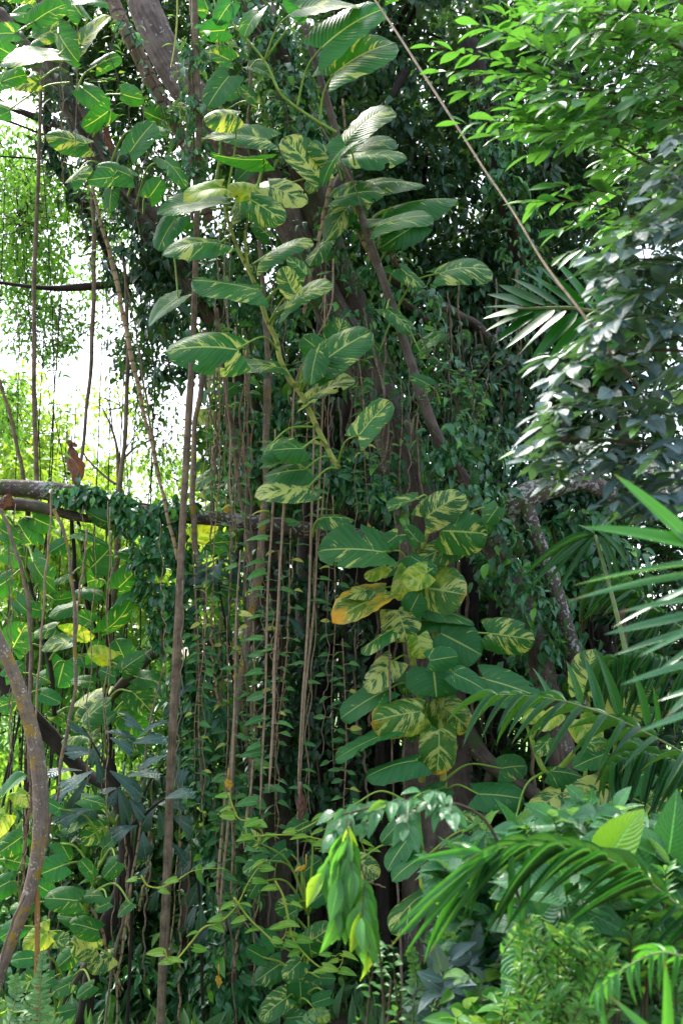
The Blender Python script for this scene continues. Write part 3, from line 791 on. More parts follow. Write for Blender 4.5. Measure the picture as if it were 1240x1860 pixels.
ORD = ['first', 'second', 'third', 'fourth', 'fifth', 'sixth', 'seventh', 'eighth', 'ninth', 'tenth', 'eleventh', 'twelfth', 'thirteenth', 'fourteenth', 'fifteenth', 'sixteenth', 'seventeenth', 'eighteenth', 'nineteenth', 'twentieth',
       'twenty-first', 'twenty-second', 'twenty-third', 'twenty-fourth', 'twenty-fifth', 'twenty-sixth']
def root_field(n, x0, x1, y0, y1, y2, lab, w, mats, Y, wig=2.5, lean=14):
    xs_ = np.sort(RG.uniform(x0, x1, n))
    for i, x in enumerate(xs_):
        a = RG.uniform(y0, y1); b = RG.uniform(y1 + 80, y2); l = RG.normal(0, lean)
        yy = Y + RG.uniform(-.3, .4)
        aroot('%s thin root from left %s' % (ORD[i], lab), [(x, a, yy), (x + l * .3 + RG.normal(0, 4), a * .6 + b * .4, yy), (x + l * .7 + RG.normal(0, 4), a * .3 + b * .7, yy), (x + l, b, yy)],
              [RG.uniform(*w), RG.uniform(*w), RG.uniform(*w)], mats[RG.integers(len(mats))], wig=wig)
root_field(9, 370, 450, 560, 760, 1100, 'hanging between the sky gap and the creeper wall', (2.5, 6), ['root_grey', 'root_brown', 'bark_gold', 'root_pink'], 7.4)
root_field(9, 335, 470, 950, 1150, 1500, 'hanging under the horizontal branch, before the speckled root', (2.5, 7), ['root_grey', 'root_brown', 'root_tan', 'root_pink', 'bark_gold'], 7.2)
root_field(12, 600, 740, 600, 820, 1000, 'hanging in front of the main trunk', (2, 5), ['root_grey', 'root_brown', 'root_brown'], 7.5)
root_field(16, 600, 900, 1000, 1200, 1560, 'hanging in the shade behind the big variegated leaves', (2, 8), ['root_brown', 'root_brown', 'bark_shaded', 'root_grey'], 7.9)
root_field(12, 230, 480, 1400, 1560, 1900, 'trailing at the bottom, left of the mottled trunk', (2, 5), ['root_grey', 'root_tan', 'root_brown'], 7.2)
root_field(9, 780, 960, 420, 640, 900, 'hanging in the dark leaves at middle right', (2, 6), ['root_brown', 'bark_shaded', 'root_grey'], 8.2)
root_field(7, 60, 330, 60, 200, 430, 'dangling under the leaves at upper left', (1.5, 2.6), ['root_tan', 'root_grey'], 7.0, wig=4, lean=5)
root_field(6, 0, 290, 1500, 1650, 1900, 'standing among the leaves at the bottom left', (2, 6), ['root_brown', 'bark_shaded', 'root_grey'], 7.3)
root_field(8, 960, 1160, 1000, 1150, 1500, 'standing in the shade behind the palm frond at right', (3, 9), ['root_brown', 'bark_shaded'], 8.0)

root_field(11, 340, 620, 380, 620, 1150, 'among the fine pale strands over the creeper wall', (1.2, 2.6), ['root_tan', 'root_pink', 'root_grey'], 6.95, wig=3.5, lean=10)
root_field(11, 330, 620, 930, 1080, 1640, 'among the fine pale strands below the horizontal branch', (1.3, 3), ['root_tan', 'root_pink', 'root_grey'], 6.9, wig=3.5, lean=10)
root_field(9, 0, 300, 900, 1020, 1560, 'among the fine strands below the mossy branch at left', (1.2, 2.8), ['root_tan', 'root_pink', 'root_grey', 'root_brown'], 7.0, wig=3.5, lean=8)
root_field(12, 640, 960, 540, 700, 1180, 'among the fine strands right of the centre', (1.2, 2.6), ['root_tan', 'root_grey', 'root_brown'], 7.1, wig=3.5, lean=16)

# ------------------------------------------------------------------ hanging vines with single leaves
def leafy_vine(lab, pts, w, n, Y, ls=26, mat='root_pink', side=-1, fr=(0.05, .98), name='hanging_vine', group='leafy hanging vines', lm='vine_leaf', tn='heart', ratio=.55):
    p = cat(PP([(*q, Y) if len(q) == 2 else q for q in pts]), 8)
    t = thing(name, lab, 'vine', p[0], group)
    mb = MB(); tube(mb, p, [M(x * .85 * RG.uniform(.85, 1.15), Y) / 2 for x in w for _ in (0, 1)] + [M(w[-1], Y) / 5], 7, .10)
    fs = np.linspace(fr[0], fr[1], n) + RG.normal(0, .008, n)
    for i, f in enumerate(np.clip(fs, 0, 1)):
        c = p[int(f * (len(p) - 1))]
        sd = side if side else (1 if i % 2 else -1)
        if RG.random() < .15: sd = -sd
        d = nrm(np.array([sd * .9, RG.uniform(-.6, .1), RG.uniform(-.35, .15)]))
        b = c + d * M(RG.uniform(4, 12), Y)
        tube(mb, [c, b], [M(1.5, Y) / 2] * 2, 5)
        lf = MB()
        s = M(ls * RG.uniform(.75, 1.2), Y)
        leaves(lf, tn, b, d, UP * .7 + TOCAM * RG.uniform(.3, 1) + rv(1, .2)[0], s, s * ratio)
        lf.build('leaf', lm, t, b)
    mb.build('stem', mat, t)
    return t
leafy_vine('pinkish vine with a ladder of leaves, second vine right of the speckled root', [(500, 780), (498, 880), (492, 980), (487, 1060), (484, 1160), (482, 1260), (476, 1380), (472, 1480)], [4, 5, 5, 5, 5], 19, 6.75, 33)
leafy_vine('smooth tan vine from the cream leaf down past the leaf ladder', [(519, 800), (517, 900), (513, 960), (508, 1040), (504, 1120), (498, 1200), (497, 1290), (492, 1380), (488, 1440)], [6, 6, 6, 5, 5], 6, 6.72, 26, side=1)
leafy_vine('left strand of the two long bare tan vines in the middle', [(570, 730), (569, 830), (566, 930), (564, 1000), (561, 1090), (556, 1180), (548, 1290), (543, 1380), (541, 1440)], [4, 5, 5, 5, 4], 7, 6.8, 24, side=0)
leafy_vine('right strand of the two long bare tan vines in the middle', [(590, 500), (588, 640), (585, 760), (580, 870), (576, 960), (573, 1060), (566, 1150), (556, 1240), (550, 1330), (545, 1420)], [4, 4, 5, 5, 5, 4], 6, 6.85, 22, side=1)
leafy_vine('thin pink vine rising right of the twin tan vines to the leaf pair', [(590, 860), (584, 930), (578, 990), (572, 1060)], [3, 4, 3], 3, 6.85, 20, side=1)
leafy_vine('bare thin vine hanging beside the round yellow-green stem', [(605, 470), (600, 560), (560, 640), (536, 700), (530, 800), (521, 900)], [4, 4, 4, 4], 3, 6.95, 22)
leafy_vine('tan vine left of the leaf ladder, below the speckled root', [(437, 1000), (430, 1100), (428, 1200), (425, 1320), (420, 1420), (414, 1500), (404, 1600), (398, 1680)], [4, 4, 5, 5, 5, 4], 8, 6.9, 22, side=0)
leafy_vine('tan vine carrying an orange leaf near its top, lower middle', [(416, 1395), (410, 1440), (404, 1500), (399, 1560), (395, 1620), (402, 1660), (410, 1690)], [4, 4, 5, 5, 4], 5, 6.8, 22, side=0, mat='root_tan')
leafy_vine('hooked tan vine stub beside the ladder of leaves, lower middle', [(460, 1380), (456, 1430), (450, 1470), (446, 1500), (443, 1540)], [5, 5, 6, 5], 4, 6.8, 26, side=1)
leafy_vine('pale vine hanging on the mottled trunk, bottom middle', [(420, 1460), (423, 1540), (421, 1620), (436, 1660), (456, 1690)], [4, 4, 4, 3], 12, 7.1, 22, side=0)
leafy_vine('tangle of reddish strings under the twin vines, lower middle', [(545, 1420), (540, 1500), (541, 1560), (538, 1640), (533, 1720)], [5, 4, 3, 3, 2], 2, 6.8, 18, mat='root_pink')
leafy_vine('bare tan twig with a leaf pair at the top middle, by the green hanging string', [(322, -20), (322, 30), (318, 80), (310, 125)], [4, 4, 4, 3], 4, 6.6, 14, side=0, mat='vine_yellow')
leafy_vine('long ochre string hanging at the upper left', [(144, -20), (141, 60), (141, 130), (139, 200), (137, 275)], [3, 3, 3, 2], 4, 6.8, 12, side=0, mat='root_tan')

for k_, (x_, y0_, y1_) in enumerate([(348, 960, 1500), (376, 1000, 1420), (398, 620, 1180), (412, 1120, 1640), (446, 640, 1000), (458, 1060, 1560), (506, 1000, 1360), (528, 960, 1520), (556, 620, 980), (604, 900, 1420), (622, 1160, 1620), (648, 620, 940)]):
    l_ = RG.normal(0, 12)
    leafy_vine(ORD[k_] + ' from the left of the slender leafy strings down the centre', [(x_, y0_), (x_ + l_ * .4 + 4, y0_ * .6 + y1_ * .4), (x_ + l_ * .8 - 4, y0_ * .3 + y1_ * .7), (x_ + l_, y1_)], [2.5, 3, 2.5, 1.5], 24, 6.95 + RG.uniform(-.1, .2), 20, mat='root_tan', side=0, name='leafy_string', group='slender leafy strings', lm='vine_leaf', tn='mid', ratio=.5)
TW = [('fine leafy twig hanging before the dark trunk at the top left corner', [(60, -20), (70, 60), (50, 130), (60, 190)]), ('fine leafy twig drooping across the upper left leaves', [(230, 20), (200, 90), (215, 150), (200, 230)]),
      ('tangled leafy twig left of the ringed stem', [(150, 120), (180, 150), (220, 150), (235, 210), (220, 260)]), ('leafy twig hanging from the ringed stem over the dark limb', [(300, 180), (290, 250), (300, 320), (290, 380)]),
      ('leafy twig hanging left of the curved leaf group, before the sky', [(160, 300), (150, 380), (160, 450), (150, 500)]), ('short leafy twig before the upper brown limb', [(500, 160), (520, 200), (525, 240)]),
      ('wispy leafy twig drooping in the middle right shade', [(760, 600), (790, 660), (850, 690), (860, 760)]), ('wispy leafy twig crossing the dark gap beneath the palm frond', [(900, 640), (850, 700), (800, 700), (770, 740)]),
      ('thin leafy twig hanging in the white gap beside the brown leaf', [(108, 560), (104, 660), (110, 760), (100, 860)]), ('leafy twig hanging close to the left edge in the sky gap', [(30, 560), (36, 620), (28, 700)]),
      ('thin leafy twig before the main trunk above the horizontal branch', [(690, 640), (680, 720), (700, 800), (690, 860)]), ('leafy twig hanging before the lower speckled root', [(440, 1180), (450, 1260), (445, 1340), (455, 1400)])]
for lab_, pts_ in TW:
    leafy_vine(lab_, pts_, [2.5, 2, 2, 1.5], 22, 6.9, 15, mat='twig', side=0, name='leafy_twig', group='fine leafy twigs', lm='light_leaf', tn='mid', ratio=.45)

# yellow-green twining shoots, lower middle
def shoot(lab, pts, w=4, n=6, Y=6.4, ls=24):
    return leafy_vine(lab, pts, [w * .85, w * .85, w * .7, w * .4], int(n * 1.6), Y, ls, mat='vine_yellow', side=0, name='twining_shoot', group='yellow-green twining shoots', lm='young_leaf', tn='heart', ratio=.6)
shoot('yellow-green shoot climbing from the curl by the straight root up to the right', [(300, 1725), (305, 1742), (320, 1743), (345, 1715), (370, 1685), (400, 1675), (430, 1645), (450, 1605), (470, 1575), (485, 1560)], 5, 7)
shoot('yellow-green shoot snaking down right to the curled tip at bottom middle', [(500, 1600), (515, 1630), (526, 1680), (532, 1705), (560, 1740), (590, 1762), (610, 1764), (622, 1745), (618, 1732), (608, 1738)], 5, 7)
shoot('short yellow-green shoot crossing in front of the straight root', [(257, 1590), (268, 1608), (290, 1612), (320, 1600), (350, 1582), (390, 1577)], 4.5, 3)
shoot('horizontal yellow-green shoot with lime leaves under the twin vines', [(450, 1520), (490, 1517), (540, 1517), (580, 1524), (600, 1532), (630, 1545)], 4, 6)
shoot('lime shoot with curled tip in the middle of the lower tangle', [(425, 1630), (450, 1665), (475, 1690), (500, 1710), (515, 1703), (520, 1685), (512, 1676)], 4.5, 5)
shoot('upper lime shoot bending right from the mottled trunk', [(415, 1440), (425, 1470), (436, 1488), (460, 1490), (480, 1488)], 4, 4)
shoot('curly lime tendril reaching toward the drooping shrub, lower middle', [(540, 1510), (570, 1495), (592, 1478), (596, 1490), (588, 1520), (575, 1530), (572, 1545)], 3.5, 4)
shoot('lime tendril beside the drooping shrub leaves', [(650, 1558), (662, 1552), (658, 1535), (652, 1524)], 3, 2)

# ------------------------------------------------------------------ giant variegated climbers, each big leaf a part
big_climber('giant_pothos', 'giant variegated climber with a thick yellow-green stem zigzagging through the upper middle', 6.7,
  [[(408, 375), (422, 425), (438, 465), (456, 500), (470, 535), (484, 580), (502, 618), (508, 650), (524, 685), (550, 722), (575, 775), (600, 825), (615, 850)],
   [(455, 385), (446, 420), (447, 460), (452, 490)]], [10, 6], 'stem_yellow', '''
402 340 335 362 30 y, 408 366 297 378 26 g, 466 352 412 335 36 y, 428 388 502 320 24 c, 455 362 516 404 46 v, 490 338 553 366 42 c, 578 322 512 256 52 c,
602 292 568 262 30 v, 627 265 578 322 30 g, 402 440 298 455 26 v, 470 474 562 417 26 v, 470 526 360 508 32 g, 513 562 593 510 30 v, 534 532 512 490 38 c,
433 634 306 630 60 vs, 512 668 427 656 24 v, 578 662 666 606 58 v, 603 632 626 580 44 v, 560 676 634 662 34 g, 586 642 548 612 42 g, 552 730 629 686 26 c,
650 792 706 732 46 v, 552 814 496 820 30 g, 556 852 480 862 34 g, 560 886 470 897 40 c, 486 252 364 240 30 v, 430 206 372 214 30 c, 416 138 374 196 46 g,
482 290 392 296 22 gu, 555 498 525 470 26 v, 575 640 560 700 34 g, 480 820 540 800 30 g''')
big_climber('giant_pothos', 'variegated climber on tan roots right of the leaning purplish root, leaves fanning to the right', 7.3,
  [[(622, 180), (628, 260), (630, 340), (650, 420), (690, 500), (720, 560)]], [7], 'root_tan', '''
622 262 695 190 46 v, 640 276 712 236 30 v, 632 284 735 290 20 v, 608 360 690 340 34 v, 674 332 762 337 24 v, 646 362 584 434 44 v, 712 376 832 352 20 g, 682 410 784 380 30 g,
757 408 694 452 48 g, 795 496 887 476 42 v, 728 488 768 522 28 v, 600 300 560 345 30 v, 712 400 640 398 18 g, 590 440 560 480 26 v, 760 640 800 600 30 g, 700 560 745 600 26 v, 780 700 745 680 24 g,
690 640 660 600 22 g''', jitter=.3)
big_climber('giant_pothos', 'dark green climber with the two largest round leaves at the top middle', 6.9,
  [[(420, 40), (480, 110), (510, 170), (560, 210), (610, 240)]], [6], 'stalk_green', '''
582 86 690 28 64 G, 602 136 703 74 64 v, 545 14 652 4 26 v, 420 4 396 40 38 G, 412 54 364 62 36 G, 560 20 520 -20 40 G,, 700 -10 740 -30 30 g,
455 120 500 140 22 g, 470 20 440 60 24 g''', maxstalk=160)
big_climber('giant_pothos', 'shaded climber with broad dark leaves over the upper left corner', 7.0,
  [[(95, -30), (105, 60), (130, 150), (170, 250), (220, 340), (290, 420)]], [6], 'bark_brown', '''
146 82 200 38 26 c, 160 262 88 254 34 v, 235 278 280 222 42 g, 190 0 128 -6 26 g, 70 150 26 156 24 c, 110 100 14 106 22 v, 60 40 120 10 42 g, 106 60 138 112 40 gu, 150 30 120 -10 36 g,
0 150 45 138 30 g, 40 110 -5 92 34 g, 205 322 158 330 28 g, 203 345 196 386 26 g, 320 396 286 450 36 G, 326 538 268 583 20 G, 80 30 20 20 28 g, 64 70 130 55 26 v, 150 160 190 190 36 g, 200 200 160 240 36 gu,
260 230 300 250 26 g, 240 320 180 300 34 g, 270 360 300 330 34 g, 175 120 215 100 26 g, 60 -10 10 -20 30 v,, 300 290 340 330 24 g, 30 60 -20 70 26 g, 130 330 160 300 22 v,
345 210 320 180 24 c, 220 170 260 190 32 gu,, 20 200 -30 180 30 g''', jitter=.5)
big_climber('giant_pothos', 'large variegated climber before the main trunk, with an orange dying leaf and yellow tips', 6.8,
  [[(780, 925), (772, 980), (745, 1040), (738, 1100), (742, 1160), (755, 1230), (765, 1290), (770, 1340), (765, 1420)], [(800, 1000), (790, 1080), (790, 1160), (800, 1240), (800, 1330), (806, 1440)]], [12, 12], 'stem_yellow', '''
772 940 834 894 50 c, 757 906 703 922 18 v, 804 964 888 966 70 v, 828 988 757 1018 46 v, 700 1002 585 992 64 gs, 722 972 688 996 28 g, 746 1010 684 1040 16 v, 762 1066 844 1082 84 h,
696 1080 607 1120 42 o, 692 1068 614 1080 20 c, 722 1108 741 1160 68 c, 740 1036 722 1085 36 y, 780 1105 858 1122 22 g, 800 1150 872 1188 74 G, 885 1150 966 1160 58 vs, 706 1146 653 1178 20 v,
758 1156 766 1198 36 y, 787 1216 790 1266 90 G, 713 1200 659 1253 42 c, 699 1254 615 1302 42 G, 764 1292 680 1302 60 h, 788 1270 848 1320 66 h, 825 1224 886 1252 32 G, 878 1232 986 1266 54 G,
708 1330 611 1368 28 G, 758 1380 666 1396 38 G, 797 1326 797 1404 60 h, 908 1396 951 1386 46 g, 865 1442 942 1442 50 G, 738 1220 735 1260 30 g, 775 1040 730 1060 40 y, 600 1012 640 1030 16 v,
805 1430 740 1450 26 G, 835 1490 880 1490 30 v, 765 1310 735 1340 30 g, 700 1030 660 1050 20 y, 745 1010 790 1040 30 G, 780 1200 830 1190 40 G, 745 1110 760 1080 40 G, 585 940 640 938 20 v, 905 920 880 950 34 g,
740 1125 800 1130 34 G, 760 985 735 955 26 g''', jitter=.22, maxstalk=150)
big_climber('giant_pothos', 'low variegated climber at lower right with striped leaves standing among the palm leaflets', 6.5,
  [[(1068, 1260), (1070, 1330), (1060, 1420), (1050, 1480)], [(1120, 1320), (1110, 1400), (1100, 1480)], [(960, 1330), (985, 1395), (1010, 1400), (1040, 1370)]], [7, 7, 11], 'stalk_green', '''
1062 1256 1070 1184 56 c, 1118 1306 1158 1232 62 c, 1052 1306 1078 1352 50 y, 1000 1400 1062 1406 30 g, 1096 1370 1040 1390 34 G, 1120 1428 1184 1394 44 G, 1018 1440 950 1478 40 c, 1096 1430 1020 1462 50 c,
1172 1460 1245 1512 66 v, 1010 1295 976 1320 26 y, 1000 1340 968 1368 24 v, 1010 1470 1050 1500 30 v, 1085 1480 1030 1490 24 v, 1140 1340 1170 1370 30 v, 1190 1300 1150 1290 26 g, 1160 1240 1200 1270 34 g,
950 1300 990 1290 22 y, 1210 1420 1250 1400 30 v, 1060 1350 1100 1345 24 v, 1180 1210 1165 1180 26 g, 930 1500 975 1480 24 g''', jitter=.2)
big_climber('giant_pothos', 'big mass of shaded variegated leaves filling the left side below the mossy branch', 7.6,
  [[(140, 930), (150, 1000), (160, 1100), (186, 1180), (192, 1260), (200, 1340), (196, 1400)], [(200, 1000), (198, 1100), (195, 1200)], [(30, 960), (60, 1080), (90, 1200), (100, 1300)]], [10, 8, 8], 'bark_shaded', '''
22 1180 50 1134 52 v, 135 1100 88 1112 22 g, 230 1205 213 1164 38 g, 222 1216 260 1190 30 g, 170 1202 183 1162 32 g, 118 1200 106 1250 48 Gu, 188 1148 246 1104 28 gu, 213 1110 256 1064 18 G, 213 1070 260 1028 38 gu,
146 1068 190 1078 18 g, 128 1046 90 1054 12 v, 165 1032 202 998 46 gu, 145 968 196 984 14 G, 118 986 92 1004 26 G, 130 1165 80 1170 22 v, 142 1190 192 1198 16 G, 118 1150 172 1160 22 yu, 142 1286 203 1244 24 c,
150 1312 198 1268 26 v, 157 1336 115 1338 14 v, 166 1350 176 1314 14 c, 186 1316 210 1294 18 G, 33 1272 -4 1286 30 v, 240 1256 280 1292 46 v, 75 1260 110 1275 24 G, 230 1300 270 1330 40 gu, 60 990 30 950 40 gu,
10 1000 60 1020 36 gu, 20 1050 -20 1080 34 g, 70 1060 100 1030 30 g, 30 1090 60 1120 24 Gu, 100 1140 60 1150 20 v, 200 950 160 935 30 gu, 60 940 100 960 34 gu, 0 960 40 985 30 gu, 170 1130 140 1115 24 gu, 100 1090 140 1085 20 gu,
210 1230 180 1215 26 g, 100 1220 60 1240 24 g, 180 1050 150 1060 30 gu, 75 1110 40 1100 26 g, 230 1340 280 1350 26 v, 60 1020 100 1075 30 gu, 250 1010 215 1000 20 g, 250 1230 300 1240 26 g, 170 1240 130 1230 20 g,
10 1230 40 1205 26 g, 260 1270 300 1300 24 v, 120 1310 90 1290 22 v, 200 1200 160 1180 30 yu''', jitter=.5)
big_climber('giant_pothos', 'cluster of striped leaves climbing the curved dark trunk at the bottom left', 6.9,
  [[(215, 1480), (185, 1560), (160, 1640), (145, 1720), (120, 1790), (100, 1860)]], [6], 'stalk_green', '''
165 1484 108 1502 26 g, 195 1500 150 1526 36 v, 118 1570 78 1585 38 G, 142 1636 86 1628 36 g, 180 1690 130 1670 32 g, 178 1726 125 1710 34 c, 204 1737 161 1750 30 c, 130 1735 106 1756 28 g, 64 1778 32 1792 30 v,
98 1775 70 1790 22 g, 130 1785 96 1800 26 g, 150 1628 190 1622 16 g, 214 1566 188 1592 26 g, 90 1690 44 1725 36 y, 3 1450 45 1400 16 G, 10 1480 -20 1520 34 y, 40 1520 0 1550 34 g, 20 1600 -20 1620 34 g, 40 1680 5 1700 30 G,
170 1590 150 1560 22 g, 110 1530 130 1560 24 g, 190 1540 220 1510 20 g, 150 1670 110 1660 24 g, 60 1740 20 1740 24 G, 100 1710 130 1700 20 v, 200 1640 170 1650 20 g, 80 1810 50 1830 24 g, 30 1440 60 1460 24 y, 10 1560 50 1570 26 gu,
110 1470 80 1450 20 G, 150 1450 190 1460 22 g, 30 1840 0 1820 24 v, 170 1790 140 1810 22 g, 110 1840 140 1830 22 G, 90 1620 60 1600 24 G, 240 1640 210 1660 16 g, 60 1640 20 1650 24 g''', jitter=.3)
big_climber('giant_pothos', 'small group of glossy heart shaped leaves at the bottom middle, under the curling shoot', 6.9,
  [[(560, 1660), (560, 1740), (545, 1790), (530, 1880)]], [5], 'stalk_green', '''
510 1750 464 1780 40 g, 546 1746 511 1776 34 v, 545 1784 548 1826 38 G, 520 1812 472 1844 34 v, 550 1776 580 1792 26 g, 578 1776 610 1776 18 G, 562 1710 602 1682 38 v, 560 1700 566 1742 34 G, 600 1812 568 1820 22 G,
480 1560 440 1582 26 v, 515 1668 540 1650 24 g, 470 1600 450 1630 24 g, 560 1490 520 1510 26 g, 520 1540 490 1560 30 G, 545 1590 580 1560 30 G, 520 1850 560 1840 24 G, 480 1740 450 1720 24 G, 500 1720 480 1690 26 G,
540 1640 500 1650 28 v, 570 1830 600 1850 24 y, 470 1530 440 1510 24 v, 590 1620 560 1640 24 G''', jitter=.25)
big_climber('giant_pothos', 'loose variegated leaves behind the drooping shrub, lower centre right', 6.3,
  [[(760, 1470), (770, 1560), (790, 1650), (800, 1760)]], [5], 'stalk_green', '''
740 1524 699 1573 32 G, 763 1558 710 1592 28 G, 648 1562 690 1588 38 c, 792 1562 756 1608 22 y, 774 1620 693 1672 38 v, 878 1506 837 1480 28 v, 720 1500 690 1530 24 G, 640 1460 670 1480 20 g''', jitter=.15)
big_climber('giant_pothos', 'dim variegated leaves hanging between the two upright roots and the horizontal branch', 7.8,
  [[(380, 700), (385, 800), (392, 900), (400, 1020), (410, 1140)]], [5], 'stalk_green', '''
360 755 404 760 26 c, 395 800 372 780 22 v, 350 985 395 950 34 yu, 372 990 420 980 34 g, 390 860 350 880 24 v, 430 1190 450 1145 24 y, 395 1120 440 1115 26 gu, 385 1060 430 1070 30 g, 400 1050 360 1040 30 g, 370 890 410 900 22 v,
400 720 430 700 24 g, 370 700 395 665 22 c, 400 1190 380 1230 24 g, 440 1240 465 1200 26 g, 350 1080 390 1100 24 gu''', jitter=.3)
big_climber('giant_pothos', 'upper leaves in shade around the twin upright roots at the top', 7.5,
  [[(380, -40), (400, 60), (400, 160), (400, 280), (380, 380)]], [6], 'stalk_green', '''
420 110 372 95 30 v, 400 165 440 175 26 g,, 440 90 480 100 22 v, 440 250 500 262 24 g, 400 215 440 225 22 v, 380 20 360 -20 26 g, 470 190 440 160 24 v, 300 220 260 210 28 gu,
460 300 430 330 26 g, 340 420 300 400 24 gu, 490 430 460 400 22 v''', jitter=.3)

# lone hanging dead leaves
def dead(lab, b, t, w, Y, mat='dead_leaf'):
    B, Tp = P(*b, Y), P(*t, Y); L = np.linalg.norm(Tp - B); W = M(w, Y) * 1.25
    ax = nrm(Tp - B); N = nrm(TOCAM - ax * np.dot(TOCAM, ax)); X = np.cross(ax, N)
    mb = MB(); tt = np.linspace(0, 1, 15)[:, None]; s = np.linspace(-1, 1, 11)[None, :]; p = RG.uniform(0, 6.28, 6)
    hw = np.maximum(.02, np.sin(np.pi * tt ** .8) ** .7) * (1 + .12 * np.sin(tt * 21 + s * 2 + p[0]) * np.abs(s))
    roll = 1.15 * s + .5 * np.sin(tt * 6 + p[1])            # rolled lengthwise round the midrib, buckled
    x = .42 * W * hw * np.sin(roll); z = .42 * W * hw * (np.cos(roll) - 1) + W * .07 * np.sin(tt * 17 + s * 5 + p[2]) + W * .06 * np.sin(tt * 29 - s * 7 + p[3]) - .12 * L * (tt - .3) ** 2
    V = B + x[..., None] * X + (tt * L + .04 * L * np.sin(s * 4 + p[4]))[..., None] * ax + z[..., None] * N
    idx = np.arange(V.shape[0] * V.shape[1]).reshape(V.shape[:2])
    Q = np.stack([idx[:-1, :-1], idx[:-1, 1:], idx[1:, 1:], idx[1:, :-1]], -1).reshape(-1, 4)
    mb.add(V.reshape(-1, 3), Q, np.stack([s * .5 + .5 + 0 * tt, tt + 0 * s], -1).reshape(-1, 2), np.full(idx.size, RG.random()))
    tube(mb, [B + UP * M(18, Y), B], [M(2.5, Y) / 2] * 2, 5)
    tag(mb.build('dead_leaf', mat), lab, 'leaf', 'withered leaves')
dead('large brown withered leaf hanging in the white gap above the mossy branch', (130, 808), (138, 880), 34, 7.3)
dead('small folded brown leaf just above the large withered one', (122, 800), (140, 812), 14, 7.32)
dead('crumpled brown leaf lying at the left edge on the mossy branch', (18, 898), (-4, 928), 26, 7.2)
dead('brown curled leaf hanging in the dark leaves of the upper left trunk', (192, 228), (200, 276), 18, 7.0)
dead('papery brown curled leaf under the twin tan vines', (548, 1440), (545, 1492), 20, 6.7)
dead('orange leaf at the top of the lower tan vine', (415, 1414), (416, 1436), 16, 6.75, 'yellow_leaf')
dead('yellow leaf hanging low on the mottled trunk', (397, 1772), (397, 1796), 12, 6.9, 'yellow_leaf')
dead('orange leaf lying flat under the lime shoot tips', (556, 1572), (534, 1584), 10, 6.4, 'yellow_leaf')
dead('orange leaf held upright at the left end of the horizontal branch middle part', (410, 920), (412, 932), 12, 7.2, 'yellow_leaf')
dead('yellow sliver of leaf standing above the big dark variegated leaf', (678, 975), (668, 948), 10, 6.8, 'yellow_leaf')
dead('tan dry leaf tip in the shade under the upper right variegated leaves', (706, 448), (722, 486), 16, 7.3, 'dead_leaf')
dead('yellow leaf between the creeper and the speckled root', (427, 1222), (427, 1234), 11, 7.0, 'yellow_leaf')

# ------------------------------------------------------------------ creepers (climbing figs) on trunks and in curtains
def creeper_thing(lab, segs, n, size, mat='climber_leaf', name='climbing_fig', group='small leaved creepers', spread=18):
    """segs: list of (pts with depth, radii px)"""
    first = P(*segs[0][0][-1])
    t = thing(name, lab, 'creeper', first, group)
    mb = MB(); st = MB(); n = int(n * 1.35)
    tot = sum(len(s[0]) for s in segs)
    for pts, rr in segs:
        Y = np.mean([p[2] for p in pts]); pth = cat(PP(pts), 6)
        creeper(mb, pth, [M(r, Y) for r in rr], int(n * len(pts) / tot), M(size * 1.22, Y), M(spread, Y))
        off = RG.uniform(-.5, .5)
        st_p = pth + np.array([M(rr[0], Y) * off, -M(np.mean(rr), Y) * 1.02, 0]); tube(st, st_p, [M(2, Y)] * 2, 5)
    mb.build('foliage', mat, t); st.build('stem', 'twig', t)
    return t
creeper_thing('tufts of small blue-green creeper leaves round the upper brown limb at top middle', [([(436, 0, 7.5), (470, 60, 7.4), (500, 110, 7.4), (535, 200, 7.5), (555, 290, 7.6)], [30, 36, 40, 42]), ([(520, 150, 7.3), (530, 230, 7.3), (548, 262, 7.3)], [20, 34, 26])], 1500, 16)
creeper_thing('dark creeper wrapping the diagonal leafy trunk at left from the corner to the sky gap', [([(85, 60, 7.85), (128, 190, 7.85), (190, 315, 7.85), (262, 408, 7.85), (330, 490, 7.85)], [22, 26, 28, 30]), ([(250, 470, 8), (290, 520, 8), (310, 600, 8), (320, 690, 8)], [40, 44, 30, 14])], 1500, 16, 'climber_leaf_shaded', spread=26)
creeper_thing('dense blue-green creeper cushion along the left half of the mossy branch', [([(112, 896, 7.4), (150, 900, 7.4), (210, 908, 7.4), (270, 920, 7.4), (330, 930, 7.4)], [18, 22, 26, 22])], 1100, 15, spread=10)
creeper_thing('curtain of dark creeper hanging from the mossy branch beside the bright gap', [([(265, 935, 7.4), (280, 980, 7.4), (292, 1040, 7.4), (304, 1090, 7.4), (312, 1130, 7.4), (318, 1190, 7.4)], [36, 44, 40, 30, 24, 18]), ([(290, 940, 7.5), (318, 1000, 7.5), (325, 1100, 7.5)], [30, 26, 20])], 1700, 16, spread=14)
creeper_thing('creeper wall with scattered lime leaves at right of the sky gap, round the leafy trunk', [([(392, 480, 7.9), (430, 560, 7.9), (455, 640, 7.9), (462, 740, 7.9), (470, 840, 7.9), (470, 930, 7.9)], [40, 50, 50, 46, 44, 40]), ([(520, 560, 7.9), (520, 700, 7.9), (520, 800, 7.9), (530, 900, 7.9)], [34, 36, 36, 30])], 3400, 15, 'climber_leaf', spread=24)
